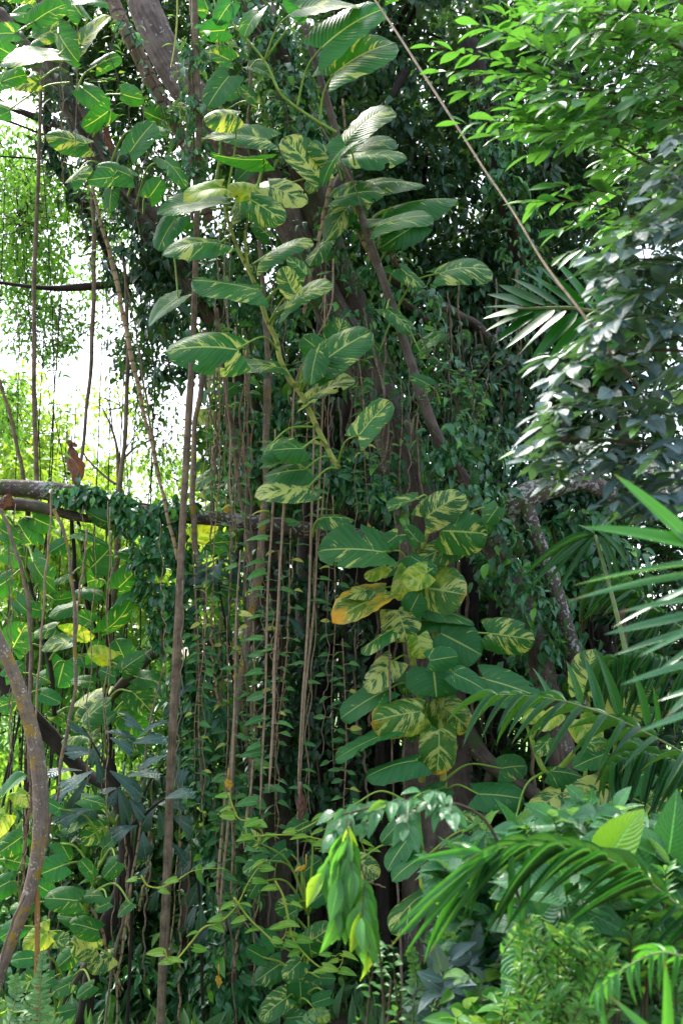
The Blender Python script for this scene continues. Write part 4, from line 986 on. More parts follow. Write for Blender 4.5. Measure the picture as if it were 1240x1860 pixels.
creeper_thing('creeper tufts over the main trunk in the centre', [([(560, 440, 7.7), (620, 560, 7.75), (680, 660, 7.8), (710, 740, 7.8), (740, 860, 7.8)], [36, 44, 46, 46]), ([(620, 420, 7.7), (690, 480, 7.7), (740, 560, 7.7), (770, 640, 7.7)], [40, 44, 40])], 1300, 16, spread=24)
creeper_thing('cushion of even green creeper leaves on the horizontal branch left of the big cream leaf', [([(580, 850, 7.3), (620, 880, 7.3), (660, 900, 7.3), (705, 920, 7.3)], [34, 40, 44, 34]), ([(600, 820, 7.4), (640, 850, 7.4), (700, 870, 7.4)], [26, 30, 30])], 1500, 15, spread=12)
creeper_thing('creeper tufts with bright young leaves on the thick limb at middle right', [([(790, 790, 7.15), (830, 850, 7.2), (870, 930, 7.25), (920, 1030, 7.3), (960, 1130, 7.4), (985, 1200, 7.5)], [30, 34, 30, 30]), ([(800, 660, 7.6), (830, 760, 7.6), (880, 850, 7.6)], [34, 40, 40])], 1900, 16, spread=20)
creeper_thing('column of glossy creeper between the straight root and the speckled root, lower left middle', [([(372, 1130, 7.5), (368, 1200, 7.5), (380, 1280, 7.5), (376, 1380, 7.5), (400, 1480, 7.5), (420, 1560, 7.5)], [34, 40, 44, 42, 34]), ([(350, 1180, 7.6), (345, 1290, 7.6), (360, 1400, 7.6)], [24, 26, 20])], 2300, 17, spread=18)
creeper_thing('creeper curtain in the shade behind the twin tan vines', [([(590, 1060, 7.9), (600, 1180, 7.9), (590, 1300, 7.9), (600, 1420, 7.9), (610, 1520, 7.9)], [40, 44, 44, 40]), ([(520, 1000, 8.0), (520, 1150, 8.0), (505, 1300, 8.0), (500, 1420, 8.0)], [34, 34, 34])], 2400, 15, 'climber_leaf_shaded', spread=22)
creeper_thing('creeper tufts up the mottled trunk at the bottom middle', [([(425, 1460, 7.8), (430, 1560, 7.8), (420, 1660, 7.8), (420, 1760, 7.8), (420, 1870, 7.8)], [20, 24, 26, 28])], 800, 17, spread=16)
creeper_thing('creeper with larger leaves on the dark trunk cluster at right', [([(985, 960, 7.9), (1000, 1040, 7.9), (1000, 1120, 7.9), (1010, 1200, 7.9), (1010, 1280, 7.9)], [24, 30, 34, 40]), ([(1060, 930, 7.9), (1090, 1000, 7.9), (1090, 1080, 7.9)], [40, 44, 40])], 1300, 18, spread=24)
creeper_thing('creeper leaves dotted down the longest straight root near the top', [([(348, 60, 6.95), (350, 140, 6.95), (352, 240, 6.95), (350, 310, 6.95), (352, 360, 6.95)], [10, 12, 16, 22, 12])], 420, 15, spread=16)
creeper_thing('few creeper leaves dotted along the ringed stem at upper left', [([(225, 40, 7.15), (270, 140, 7.15), (320, 230, 7.2), (345, 290, 7.2)], [14, 14, 16, 24])], 130, 14, spread=8)
creeper_thing('dark creeper sleeve on the steep branch in the upper left sky', [([(90, 150, 8.3), (92, 260, 8.3), (120, 330, 8.3), (160, 390, 8.3), (200, 470, 8.3), (225, 540, 8.3)], [14, 12, 10, 10])], 700, 13, 'climber_leaf_shaded', spread=14)
creeper_thing('dark clump of creeper at the right end of the branch crossing the sky gap', [([(255, 500, 8.3), (290, 500, 8.3), (325, 480, 8.3), (350, 540, 8.3)], [20, 34, 40, 34])], 1000, 14, 'climber_leaf_shaded', spread=14)
creeper_thing('creeper curtain at far middle right behind the blue-green shrub', [([(880, 620, 8.2), (900, 720, 8.2), (905, 820, 8.2), (930, 900, 8.2)], [50, 60, 56]), ([(1000, 900, 8.4), (1060, 960, 8.4)], [50, 50])], 1700, 16, 'climber_leaf_shaded', spread=30)
creeper_thing('creeper sleeve on the dark bare limb crossing under the cable root, upper right', [([(878, 150, 8.4), (895, 250, 8.4), (915, 330, 8.4), (950, 480, 8.6), (980, 600, 8.8)], [20, 22, 20, 14])], 900, 16, 'climber_leaf', spread=16)
creeper_thing('light tuft of lime young leaves on the upper limb at the top middle', [([(535, 178, 7.1), (540, 200, 7.1), (545, 215, 7.1)], [8, 12, 8])], 60, 17, 'lime_leaf', spread=14)

# ------------------------------------------------------------------ palms and ferns
def frond(lab, rachis, w, n, ll, lw, mat, Y=None, down=.7, fwd=.6, name='palm_frond', catg='palm', group='palm fronds', upper=True, ex=(.05, 1), side=None, curl=1.0, tn='strap', taper=.45, spreadn=1.0, rmat='rachis', origin_mat=None):
    p = cat(PP(rachis, Y), 10)
    ym = float(np.mean([q[2] if len(q) > 2 else Y for q in rachis]))
    t = thing(name, lab, catg, p[0], group)
    mb = MB(); tube(mb, p, [M(w, ym) / 2, M(w * .8, ym) / 2, M(w * .3, ym) / 2], 8); mb.build('stalk', rmat, t)
    lf = MB()
    tan = nrm(np.gradient(p, axis=0))
    for i in range(n):
        f = ex[0] + (ex[1] - ex[0]) * (i + RG.uniform(-.2, .2)) / n
        j = min(len(p) - 1, max(0, int(f * (len(p) - 1))))
        Tn = tan[j]
        S = nrm(np.cross(Tn, UP + np.array([0, -.25, 0])))
        Nn = nrm(np.cross(S, Tn))
        for sg in ((1, -1) if side is None else (side,)):
            if not upper and sg * S[2] > .1: continue
            s = M(ll, ym) * (1 - taper * abs(f - .35) * 1.3) * RG.uniform(.65, 1.15)
            d = S * sg * spreadn + Tn * (fwd + f * .5) + DOWN * down * RG.uniform(.4, 1.3) + rv(1, .13)[0]
            leaves(lf, tn, p[j], d, Nn + UP * .5 + TOCAM * RG.uniform(-.1, .5), s, M(lw, ym) * RG.uniform(.8, 1.15), curl=curl * RG.uniform(.7, 1.3))
    lf.build('leaflets', mat, t)
    return t

def blade_set(lab, rows, mat, Y, base=None, name='fan_palm', catg='palm', stalk=None, curl=.6, group=None):
    """separate long blades given tip-to-base in pixels"""
    t = thing(name, lab, catg, P(*(base or rows[0][:2]), Y), group)
    if stalk:
        mb = MB(); tube(mb, cat(PP(stalk, Y), 6), [M(9, Y) / 2, M(6, Y) / 2], 8); mb.build('stalk', 'rachis', t)
    for (bx, by, tx, ty, w) in rows:
        yy = Y + RG.uniform(-.1, .1)
        B, Tp = P(bx, by, Y), P(tx, ty, yy); L = np.linalg.norm(Tp - B)
        mb = MB(); leaves(mb, 'strap', B, Tp - B + UP * L * .10 * curl, UP * RG.uniform(.5, 1.1) + TOCAM * .8 + rv(1, .1)[0], L, M(w, Y), curl=curl * RG.uniform(.3, .7))
        mb.build('leaflet', mat, t, B)
    return t

blade_set('dark green palm frond fanning out to the left from the sky-mirroring tree at middle right', [(1080, 566, 1005, 462, 28), (1060, 562, 982, 478, 28), (1040, 558, 955, 488, 28), (1015, 556, 930, 500, 28), (990, 555, 905, 515, 28), (970, 556, 884, 530, 27), (950, 560, 880, 556, 26),
          (1130, 585, 1075, 700, 29), (1110, 578, 1045, 696, 29), (1090, 572, 1012, 686, 29), (1070, 570, 985, 672, 29), (1050, 566, 958, 660, 29), (1030, 563, 936, 645, 28), (1010, 562, 915, 632, 28), (990, 562, 898, 615, 27), (970, 562, 882, 598, 27), (945, 562, 876, 578, 25), (1100, 570, 1040, 455, 28)],
          'palm_leaf_dark', 5.0, base=(1180, 620), name='palm_frond', stalk=[(1180, 620), (1110, 577), (1040, 560), (940, 561)], curl=.35, group='palm fronds')
frond('palm frond with broad drooping leaflets in front of the low variegated climber', [(1260, 1378, 4.9), (1180, 1335, 4.9), (1110, 1302, 4.9), (1040, 1278, 4.9), (990, 1268, 4.9), (930, 1262, 4.9), (880, 1264, 4.9)], 4, 12, 150, 13, 'palm_leaf', down=.7, fwd=.8, curl=.6)
blade_set('tall pointed palm leaflets standing upright behind the drooping frond, lower right', [(1092, 1305, 1064, 1188, 20), (1125, 1310, 1090, 1178, 22), (1000, 1270, 970, 1210, 15), (1172, 1320, 1160, 1220, 18), (1195, 1330, 1190, 1250, 12), (1055, 1282, 1032, 1200, 15)], 'palm_leaf', 5.0, curl=.5)
frond('long arching palm frond with hanging strap leaflets across the bottom right', [(1275, 1680, 3.4), (1220, 1636, 3.4), (1160, 1590, 3.4), (1090, 1556, 3.4), (1020, 1542, 3.4), (950, 1536, 3.4), (880, 1548, 3.4), (830, 1575, 3.4)], 5.5, 15, 205, 8, 'palm_leaf', down=.62, fwd=1.15, curl=.8, ex=(.0, .85))
blade_set('bundle of long drooping leaflets at the tip of the arching frond', [(900, 1542, 706, 1722, 12), (905, 1545, 728, 1728, 11), (895, 1540, 745, 1748, 11), (915, 1550, 770, 1740, 11), (930, 1548, 790, 1700, 11), (880, 1550, 755, 1560, 13), (870, 1548, 815, 1525, 13), (925, 1540, 930, 1700, 13), (960, 1540, 945, 1720, 16), (868, 1560, 720, 1690, 14)], 'palm_leaf_bright', 3.35, curl=.7)
frond('bright green frond with short pale leaflets at the bottom right corner', [(1300, 1760, 3.0), (1230, 1735, 3.0), (1190, 1732, 3.0), (1140, 1755, 3.0), (1100, 1785, 3.0), (1075, 1810, 3.0)], 5, 12, 75, 10, 'palm_leaf_bright', down=.7, fwd=.5, curl=.9)
blade_set('broad blurred bright leaf blades rising from the bottom right corner', [(1290, 1990, 1110, 1815, 26), (1200, 1990, 1225, 1760, 24), (1220, 1980, 1290, 1740, 30), (1120, 1990, 1095, 1835, 22)], 'palm_leaf_bright', 2.6)
blade_set('pair of broad bright green blades entering from the right edge', [(1330, 1010, 1062, 946, 44), (1300, 1030, 1120, 856, 42), (1300, 900, 1228, 838, 30)], 'palm_leaf_bright', 2.6, curl=.25)
blade_set('fan of narrow pale blue-green palm blades reaching in from the right edge', [(1330, 1020, 1044, 1050, 18), (1330, 1040, 1038, 1080, 20), (1330, 1035, 1110, 1136, 20), (1330, 1105, 1098, 1152, 20), (1330, 1130, 1112, 1185, 18), (1330, 1110, 1160, 1192, 18),
          (1330, 1130, 1186, 1226, 18), (1330, 1190, 1130, 1238, 17), (1330, 1230, 1192, 1272, 18), (1330, 1200, 1205, 1302, 18), (1330, 1080, 1120, 1110, 14), (1330, 1270, 1160, 1330, 16)], 'palm_leaf_pale', 2.7, curl=.3)
blade_set('small fan palm with drooping dark leaflets beside the lichen limb', [(1076, 972, 940, 1030, 12), (1074, 974, 955, 1050, 12), (1070, 976, 962, 1068, 12), (1072, 978, 985, 1062, 12), (1076, 980, 1010, 1080, 12), (1080, 975, 1040, 1030, 14), (1080, 970, 1050, 950, 14),
          (1084, 974, 1120, 1060, 12), (1086, 972, 1140, 1070, 12), (1090, 968, 1150, 1030, 14), (1084, 965, 1110, 930, 12), (1080, 970, 1000, 1000, 13)], 'palm_leaf', 6.0, stalk=[(1140, 1200), (1110, 1080), (1080, 972)], curl=.9)
frond('thin grassy palm leaf in the shade right of the lichen limb', [(1250, 1150, 6.5), (1180, 1100, 6.5), (1130, 1060, 6.5), (1090, 1050, 6.5)], 4, 18, 130, 9, 'palm_leaf', down=.6, fwd=.5, group='palm fronds')
frond('second grassy palm leaf, lower in the shade under the pale blades', [(1270, 1230, 6.0), (1200, 1200, 6.0), (1150, 1190, 6.0), (1100, 1210, 6.0)], 4, 18, 140, 9, 'palm_leaf', down=.8, fwd=.5, group='palm fronds')
frond('third grassy palm leaf, behind the drooping frond at the right edge', [(1280, 1420, 5.6), (1220, 1380, 5.6), (1160, 1370, 5.6), (1110, 1390, 5.6)], 4, 18, 130, 11, 'palm_leaf', down=.8, fwd=.5, group='palm fronds')

# ferns
def fern(lab, pts, Y, ll, n=26, w=3, mat='fern_leaf', down=.15, lw=7, group='ferns'):
    return frond(lab, pts, w, n, ll, lw, mat, Y, down=down, fwd=.15, name='fern_frond', catg='fern', group=group, curl=.4, tn='lance', taper=.8)
fern('upright pale sword fern frond beside the grey string at the bottom middle', [(748, 1880), (750, 1830), (756, 1790), (750, 1750), (744, 1715)], 4.6, 26, 26)
fern('fern frond curling over at the right edge above the corner frond', [(1270, 1690), (1220, 1705), (1170, 1712), (1110, 1722), (1060, 1730)], 4.4, 34, 26)
fern('fern frond lying lower, in front of the first at the right edge', [(1260, 1800), (1200, 1800), (1140, 1815), (1090, 1840)], 4.4, 34, 26)
fern('lacy fern frond against the orange root at the bottom left', [(70, 1900), (72, 1840), (74, 1780), (80, 1720)], 5.4, 26, 24)
fern('lacy fern frond at the extreme bottom left corner', [(0, 1900), (20, 1850), (30, 1800), (26, 1770)], 5.4, 30, 22)
fern('small fern frond between the bowed trunk and the dark branch, bottom left', [(110, 1900), (95, 1860), (60, 1835), (30, 1850)], 5.6, 26, 20)
fern('small yellow-green fern frond at the bottom middle', [(560, 1890), (555, 1860), (570, 1840), (600, 1835)], 6.3, 26, 14)
fern('soft fern frond under the fine leaved shrub, bottom right', [(930, 1900), (925, 1860), (905, 1830), (880, 1820)], 4.4, 24, 20)

for k_ in range(8):
    x_ = 880 + k_ * 48; dr = 1 if k_ % 2 else -1
    fern(ORD[k_] + ' fern frond from the left in the low ferns at the bottom right', [(x_ - 10 * dr, 1900), (x_, 1840), (x_ + 22 * dr, 1795 - RG.uniform(0, 40)), (x_ + 60 * dr, 1785)], RG.uniform(4.0, 4.6), 30, 22)
for k_ in range(3):
    x_ = 5 + k_ * 40; dr = 1 if k_ % 2 else -1
    fern(ORD[k_] + ' fern frond from the left in the low ferns along the bottom left', [(x_ - 10 * dr, 1900), (x_, 1860), (x_ + 16 * dr, 1825 - RG.uniform(0, 20)), (x_ + 48 * dr, 1815)], RG.uniform(5.6, 6.2), 24, 18)

# fishtail palms: dark jagged leaflets
def fishtail(lab, stems, rows, Y, mat='dark_blade'):
    t = thing('fishtail_palm', lab, 'palm', P(*stems[0][0], Y), 'fishtail palms')
    mb = MB()
    for s in stems: tube(mb, cat(PP(s, Y), 6), [M(6, Y) / 2, M(3, Y) / 2], 7)
    mb.build('stalk', 'bark_shaded', t)
    for (bx, by, tx, ty, w) in rows:
        yy = Y + RG.uniform(-.25, .2)
        B, Tp = P(bx, by, yy), P(tx, ty, yy - .05); L = np.linalg.norm(Tp - B)
        mb = MB(); leaves(mb, 'fish', B, Tp - B, UP * RG.uniform(.6, 1.2) + TOCAM * .8 + rv(1, .25)[0], L, M(w, Y), curl=RG.uniform(.4, 1.2))
        mb.build('leaflet', mat, t, B)
    return t
rows = [(170, 1345, 130, 1312, 26), (190, 1370, 120, 1352, 30), (150, 1400, 82, 1390, 30), (170, 1400, 108, 1430, 44), (165, 1410, 112, 1470, 30), (190, 1330, 240, 1325, 26), (200, 1340, 245, 1360, 30), (175, 1380, 188, 1415, 26),
        (185, 1350, 160, 1390, 30), (215, 1430, 240, 1500, 40), (215, 1432, 195, 1465, 26), (220, 1430, 180, 1435, 20), (230, 1410, 290, 1395, 40), (250, 1400, 285, 1370, 26), (260, 1400, 310, 1350, 20), (165, 1470, 100, 1480, 30), (160, 1460, 105, 1520, 30),
        (280, 1460, 330, 1450, 36), (285, 1465, 245, 1500, 40), (290, 1470, 300, 1520, 34), (250, 1500, 200, 1510, 40), (260, 1510, 262, 1560, 34), (300, 1450, 350, 1430, 40), (240, 1350, 300, 1335, 30), (250, 1340, 290, 1300, 26), (300, 1300, 330, 1240, 22),
        (235, 1450, 262, 1480, 30), (180, 1440, 150, 1500, 34), (310, 1480, 350, 1500, 30), (320, 1440, 330, 1400, 26), (200, 1400, 260, 1440, 34), (140, 1420, 90, 1450, 26), (262, 1330, 230, 1300, 24), (310, 1530, 345, 1560, 26), (275, 1570, 240, 1600, 18)]
fishtail('dark bluish fishtail palm with jagged leaflets behind the straight root at lower left', [[(230, 1900), (240, 1600), (220, 1450), (180, 1370), (150, 1320)], [(240, 1600), (260, 1450), (300, 1380)], [(240, 1500), (300, 1450), (350, 1440)]], rows, 6.9)
rows = [(400, 1015, 350, 1030, 44), (405, 1018, 375, 1060, 34), (410, 1015, 440, 1040, 34), (420, 1020, 478, 1045, 30), (400, 1010, 420, 1000, 28), (380, 1090, 340, 1100, 26), (400, 1070, 450, 1075, 20), (370, 1060, 345, 1085, 30), (395, 1100, 420, 1120, 24),
        (540, 1130, 470, 1100, 26), (520, 1120, 555, 1145, 24), (395, 1030, 340, 1055, 26), (395, 1040, 450, 1060, 26)]
fishtail('dark fishtail leaflets just below the horizontal branch, left of the speckled root', [[(440, 1400), (420, 1200), (400, 1080), (395, 1015)], [(430, 1200), (500, 1120), (540, 1130)]], rows, 7.3)
rows = [(370, 1590, 340, 1650, 40), (375, 1600, 390, 1660, 34), (350, 1560, 320, 1600, 30), (360, 1640, 330, 1690, 36), (365, 1640, 365, 1710, 30), (380, 1680, 350, 1720, 30), (300, 1600, 262, 1650, 20), (345, 1530, 330, 1580, 30), (400, 1580, 420, 1630, 26)]
fishtail('drooping blackish fishtail leaflets low behind the mottled trunk', [[(370, 1900), (365, 1700), (360, 1600), (350, 1530)]], rows, 7.6)

# ------------------------------------------------------------------ shrubs and near branches
def spray(lf, wdm, a, b, n, ls, ratio, Y, tn='mid', alt=True, droop=.25, spread=1.0, nup=.9, ncam=.35, w=3, sag=.06, curl=None):
    """a twig from pixel a to pixel b with leaves along both sides"""
    ya = a[2] if len(a) > 2 else Y; yb = b[2] if len(b) > 2 else Y + RG.uniform(-.2, .1)
    A, B = P(a[0], a[1], ya), P(b[0], b[1], yb)
    L = np.linalg.norm(B - A)
    p = cat([A, (A + B) / 2 + UP * L * sag, B], 8)
    tube(wdm, p, [M(w, Y) / 2, M(w * .4, Y) / 2], 5)
    tan = nrm(np.gradient(p, axis=0))
    S = nrm(np.cross(nrm(B - A), UP + rv(1, .15)[0]))
    for i in range(n):
        f = .12 + .88 * (i + .5) / n
        j = min(len(p) - 1, int(round(f * (len(p) - 1))))
        sg = 1 if i % 2 else -1
        lift = RG.uniform(-.35, .45)
        d = tan[j] * RG.uniform(.5, 1.0) + S * sg * spread * RG.uniform(.5, 1.1) + UP * lift + DOWN * droop
        if i == n - 1: d = tan[j] + rv(1, .1)[0]
        s = M(ls * RG.uniform(.7, 1.15), Y)
        leaves(lf, tn, p[j] + rv(1, .003)[0], d, UP * nup + TOCAM * ncam + rv(1, .3)[0], s, s * ratio * RG.uniform(.85, 1.15), curl=curl)

def shrub(name, lab, catg, Y, sprays, mat, base, ls, ratio, tn='mid', nl=9, limbs=(), wm='twig', group=None, **k):
    t = thing(name, lab, catg, base, group)
    lf, wdm = MB(), MB()
    for pts, w in limbs:
        tube(wdm, cat(PP(pts, Y), 6), [M(w, Y) / 2, M(w * .5, Y) / 2], 8, .05)
    for s in sprays:
        spray(lf, wdm, s[0], s[1], s[2] if len(s) > 2 else nl, ls * RG.uniform(.9, 1.1), ratio, Y, tn, **k)
    lf.build('foliage', mat, t); wdm.build('branches', wm, t)
    return t

def gb(x, y):
    return np.array([x, y, float(gz(x, y))])

# bright branch, upper right
sp = [((1010, 150), (792, 88), 17), ((1000, 160), (800, 130), 15), ((1020, 120), (870, 45), 15), ((1060, 110), (900, 20), 14), ((1010, 180), (840, 165), 13), ((1080, 70), (960, 10), 12), ((1050, 240), (835, 225), 16), ((1080, 250), (880, 250), 14),
      ((1060, 225), (930, 200), 13), ((1120, 380), (955, 368), 11), ((1130, 400), (1000, 420), 12), ((1140, 440), (1030, 460), 10), ((1100, 250), (960, 280), 12), ((1140, 360), (1010, 340), 11)]
for i in range(105):
    ex, ey = RG.uniform(930, 1250), RG.uniform(-30, 250)
    sp.append(((ex + RG.uniform(90, 180), ey + RG.uniform(-25, 45), RG.uniform(3.6, 4.6)), (ex, ey, RG.uniform(3.4, 4.4)), 11))
for i in range(34):
    ey = RG.uniform(240, 440); ex = RG.uniform(1010 + max(0, ey - 300) * .5, 1250)
    sp.append(((ex + RG.uniform(70, 130), ey + RG.uniform(-30, 30), RG.uniform(4.2, 4.8)), (ex, ey, RG.uniform(4.0, 4.7)), 10))
shrub('leafy_tree', 'tree with bright lime green oval leaves reaching in from the top right corner', 'tree', 3.9, sp, 'lime_leaf', gb(3.4, 4.4), 56, .38, 'obov', limbs=
      [([(1500, 1500), (1420, 900), (1380, 400), (1330, 120), (1240, 0)], 40), ([(1370, 330), (1240, 200), (1120, 170), (1000, 160)], 9), ([(1350, 420), (1230, 330), (1100, 250)], 8), ([(1360, 240), (1240, 90), (1100, 70)], 9), ([(1370, 500), (1240, 430), (1140, 390)], 8)], spread=1.0, droop=.18, curl=.5)

def xmin(y):
    return np.interp(y, [240, 300, 400, 470, 520, 575, 610, 650, 720, 800, 860, 890, 930, 960], [1210, 1180, 1110, 1070, 1060, 1080, 1035, 975, 985, 945, 935, 1000, 1110, 1240])
sp = []
for i in range(165):
    ey = RG.uniform(260, 930); xm = xmin(ey)
    ex = xm + (1290 - xm) * RG.random() ** 1.25
    sp.append(((ex + RG.uniform(60, 120), ey + RG.uniform(-50, 40), RG.uniform(3.1, 3.8)), (ex, ey, RG.uniform(3.0, 3.7)), 8))
shrub('glossy_tree', 'tree with leathery bluish dark leaves mirroring the sky, filling the middle of the right edge', 'tree', 3.3, sp, 'sky_tinted_leaf', gb(2.3, 3.6), 62, .42, 'mid', limbs=
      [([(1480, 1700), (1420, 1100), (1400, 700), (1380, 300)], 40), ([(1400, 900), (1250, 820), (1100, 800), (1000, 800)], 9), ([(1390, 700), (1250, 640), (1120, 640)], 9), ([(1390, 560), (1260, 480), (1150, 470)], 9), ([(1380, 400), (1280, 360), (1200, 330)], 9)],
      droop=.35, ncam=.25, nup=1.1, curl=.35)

# drooping shrub in front, lower middle
Y = 3.6
sp = [((830, 1462), (690, 1460), 12), ((760, 1460), (600, 1478), 13), ((820, 1450), (760, 1440), 8), ((700, 1462), (660, 1500), 7), ((750, 1466), (735, 1510), 8), ((640, 1475), (600, 1520), 8), ((800, 1465), (820, 1480), 6)]
shrub('drooping_shrub', 'arching branch of light green toothed leaves, lower middle, ending in the hanging leaf bunch', 'shrub', Y, sp, 'shrub_leaf', gb(1.1, 4.4), 44, .52, 'mid', limbs=[([(1000, 1800), (930, 1600), (880, 1490), (800, 1455), (700, 1462), (620, 1480)], 7)], droop=.6, ncam=.9)
sp = [((640, 1490), (585, 1590), 11), ((632, 1500), (612, 1600), 11), ((628, 1485), (640, 1590), 9), ((660, 1570), (625, 1650), 10), ((665, 1590), (655, 1680), 10), ((670, 1620), (668, 1700), 8), ((640, 1590), (610, 1660), 8)]
shrub('drooping_shrub', 'hanging bunch of long bright green leaves at the lower middle', 'shrub', 3.5, sp, 'shrub_leaf_light', gb(.15, 4.2), 66, .36, 'lance', limbs=[([(700, 1900), (690, 1740), (675, 1640), (652, 1560), (636, 1490)], 4)], droop=1.3, spread=.5, ncam=1.1, nup=.4)

def massshrub(name, lab, catg, n, box, Y, ls, ratio, mat, tn='mid', base=None, nl=9, up=(20, 90), group='shrubs at the lower right', dY=.35, lean=40, edge=None, **k):
    sp = []
    for i in range(n):
        ex, ey = RG.uniform(box[0], box[2]), RG.uniform(box[1], box[3])
        if edge is not None: ey = max(ey, np.interp(ex, edge[0], edge[1]) + RG.uniform(0, 25))
        yy = Y + RG.uniform(-dY, dY)
        sp.append(((ex + RG.normal(0, lean), ey + RG.uniform(*up), yy + .1), (ex, ey, yy), nl))
    cx = (box[0] + box[2]) / 2
    b = P(cx, box[3], Y) if base is None else base
    b = gb(b[0], Y + .1)
    bp = [((cx, 2050), (cx + 10, (box[1] + box[3]) / 2), ) for _ in range(1)]
    return shrub(name, lab, catg, Y, sp, mat, b, ls, ratio, tn, nl, limbs=[([(cx, 2000), (cx + 15, (box[1] + box[3]) / 2)], 8), ([(cx + 40, 2000), ((cx + box[2]) / 2, (box[1] + box[3]) / 2)], 6), ([(cx - 40, 2000), ((cx + box[0]) / 2, (box[1] + box[3]) / 2)], 6)], group=group, **k)
massshrub('broadleaf_shrub', 'pale glossy shrub heaped under the big variegated leaf at lower right, behind the arching frond', 'shrub', 130, (930, 1440, 1240, 1640), 4.3, 50, .54, 'shrub_leaf', edge=([900, 1000, 1060, 1100, 1180], [1530, 1470, 1435, 1450, 1510]), ncam=.6)
massshrub('broadleaf_shrub', 'blue-green shrub with long drooping leaflets below the round green leaf, lower centre right', 'shrub', 42, (820, 1480, 1000, 1600), 4.8, 62, .3, 'shrub_leaf', 'lance', droop=.9, ncam=.5, edge=([820, 860, 1000], [1520, 1485, 1495]))
massshrub('broadleaf_shrub', 'shrub of large soft pale leaves under the arching frond near the right edge', 'shrub', 34, (960, 1540, 1260, 1680), 4.0, 96, .68, 'shrub_leaf', 'heart', nl=5, ncam=.8, droop=.5)
massshrub('broadleaf_shrub', 'dim bushy shrub behind the drooping leaflet bundle, bottom right centre', 'shrub', 110, (800, 1560, 1010, 1800), 4.7, 48, .5, 'shrub_leaf')
massshrub('broadleaf_shrub', 'shrub with upright two-lobed glossy leaves right of the sword fern', 'shrub', 34, (770, 1720, 940, 1860), 4.5, 50, .5, 'sky_tinted_leaf', nl=6, ncam=.9)
massshrub('broadleaf_shrub', 'low green plant at the bottom edge right of the sword fern', 'shrub', 22, (770, 1790, 950, 1900), 4.2, 52, .42, 'shrub_leaf_light', nl=7)
massshrub('fine_leaved_shrub', 'bushy shrub with many tiny light green leaves and reddish stems at the bottom right', 'shrub', 120, (930, 1660, 1110, 1880), 3.6, 26, .36, 'shrub_leaf_light', 'lance', nl=15, up=(40, 110), edge=([930, 960, 1000, 1060, 1110], [1720, 1650, 1700, 1660, 1740]), droop=-.25)
massshrub('fine_leaved_shrub', 'airy shrub with small narrow leaves pushing up through the arching frond at lower right', 'shrub', 60, (1080, 1560, 1250, 1760), 3.9, 26, .38, 'shrub_leaf_light', 'lance', nl=14, up=(30, 90), droop=-.2)
massshrub('fine_leaved_shrub', 'thin sprig with small lime leaves left of the sword fern', 'shrub', 9, (650, 1700, 740, 1860), 4.0, 20, .5, 'lime_leaf', 'lance', nl=7, up=(40, 90), lean=10)
massshrub('broadleaf_shrub', 'shaded dark shrub under the right end of the arching frond', 'shrub', 100, (1060, 1600, 1270, 1880), 4.6, 42, .5, 'shrub_leaf', nl=9)
massshrub('broadleaf_shrub', 'dark shrub filling the shade right of the small fan palm', 'shrub', 60, (1080, 1080, 1280, 1400), 8.0, 34, .4, 'climber_leaf_shaded', nl=9, group='shrubs in the shade')
massshrub('broadleaf_shrub', 'dark leafy bush between the frond and the sky-mirroring tree at the right edge', 'shrub', 90, (1000, 850, 1280, 1080), 8.3, 32, .45, 'climber_leaf_shaded', nl=9, group='shrubs in the shade')

# ------------------------------------------------------------------ understorey and dense backing trees
def bush(name, lab, catg, c, r, n, ls, mat, tn='small', ratio=.5, group='shrubs in the shade', trunk=True, k=None, droop=.5, tw=26):
    px, py, Y = c
    C = P(px, py, Y); base = gb(C[0], Y)
    t = thing(name, lab, catg, base, group)
    lf, wdm = MB(), MB()
    R = np.array([M(r[0], Y), r[2] if len(r) > 2 else .8, M(r[1], Y)])
    k = k or max(8, n // 60)
    if trunk: tube(wdm, cat([base - UP * .1, base * .5 + C * .5 + rv(1, .4)[0] * np.array([1, 1, 0]), C], 6), [M(tw, Y) / 2, M(tw * .6, Y) / 2, M(tw * .3, Y) / 2], 9, .1)
    for j in range(k):
        u = nrm(rv(1))[0] * RG.random() ** .4
        cc = C + u * R
        cc[2] = max(cc[2], .15)
        clump(lf, cc, M(RG.uniform(1.6, 3.2) * ls, Y), n // k, M(ls, Y), tn, ratio, droop)
        tube(wdm, cat([C + (cc - C) * .1, (C + cc) / 2 + rv(1, .06)[0], cc], 3), [M(tw * .25, Y) / 2, M(2, Y) / 2], 5)
    lf.build('crown' if catg == 'tree' else 'foliage', mat, t); wdm.build('trunk' if catg == 'tree' else 'stem', 'bark_shaded', t)
    return t

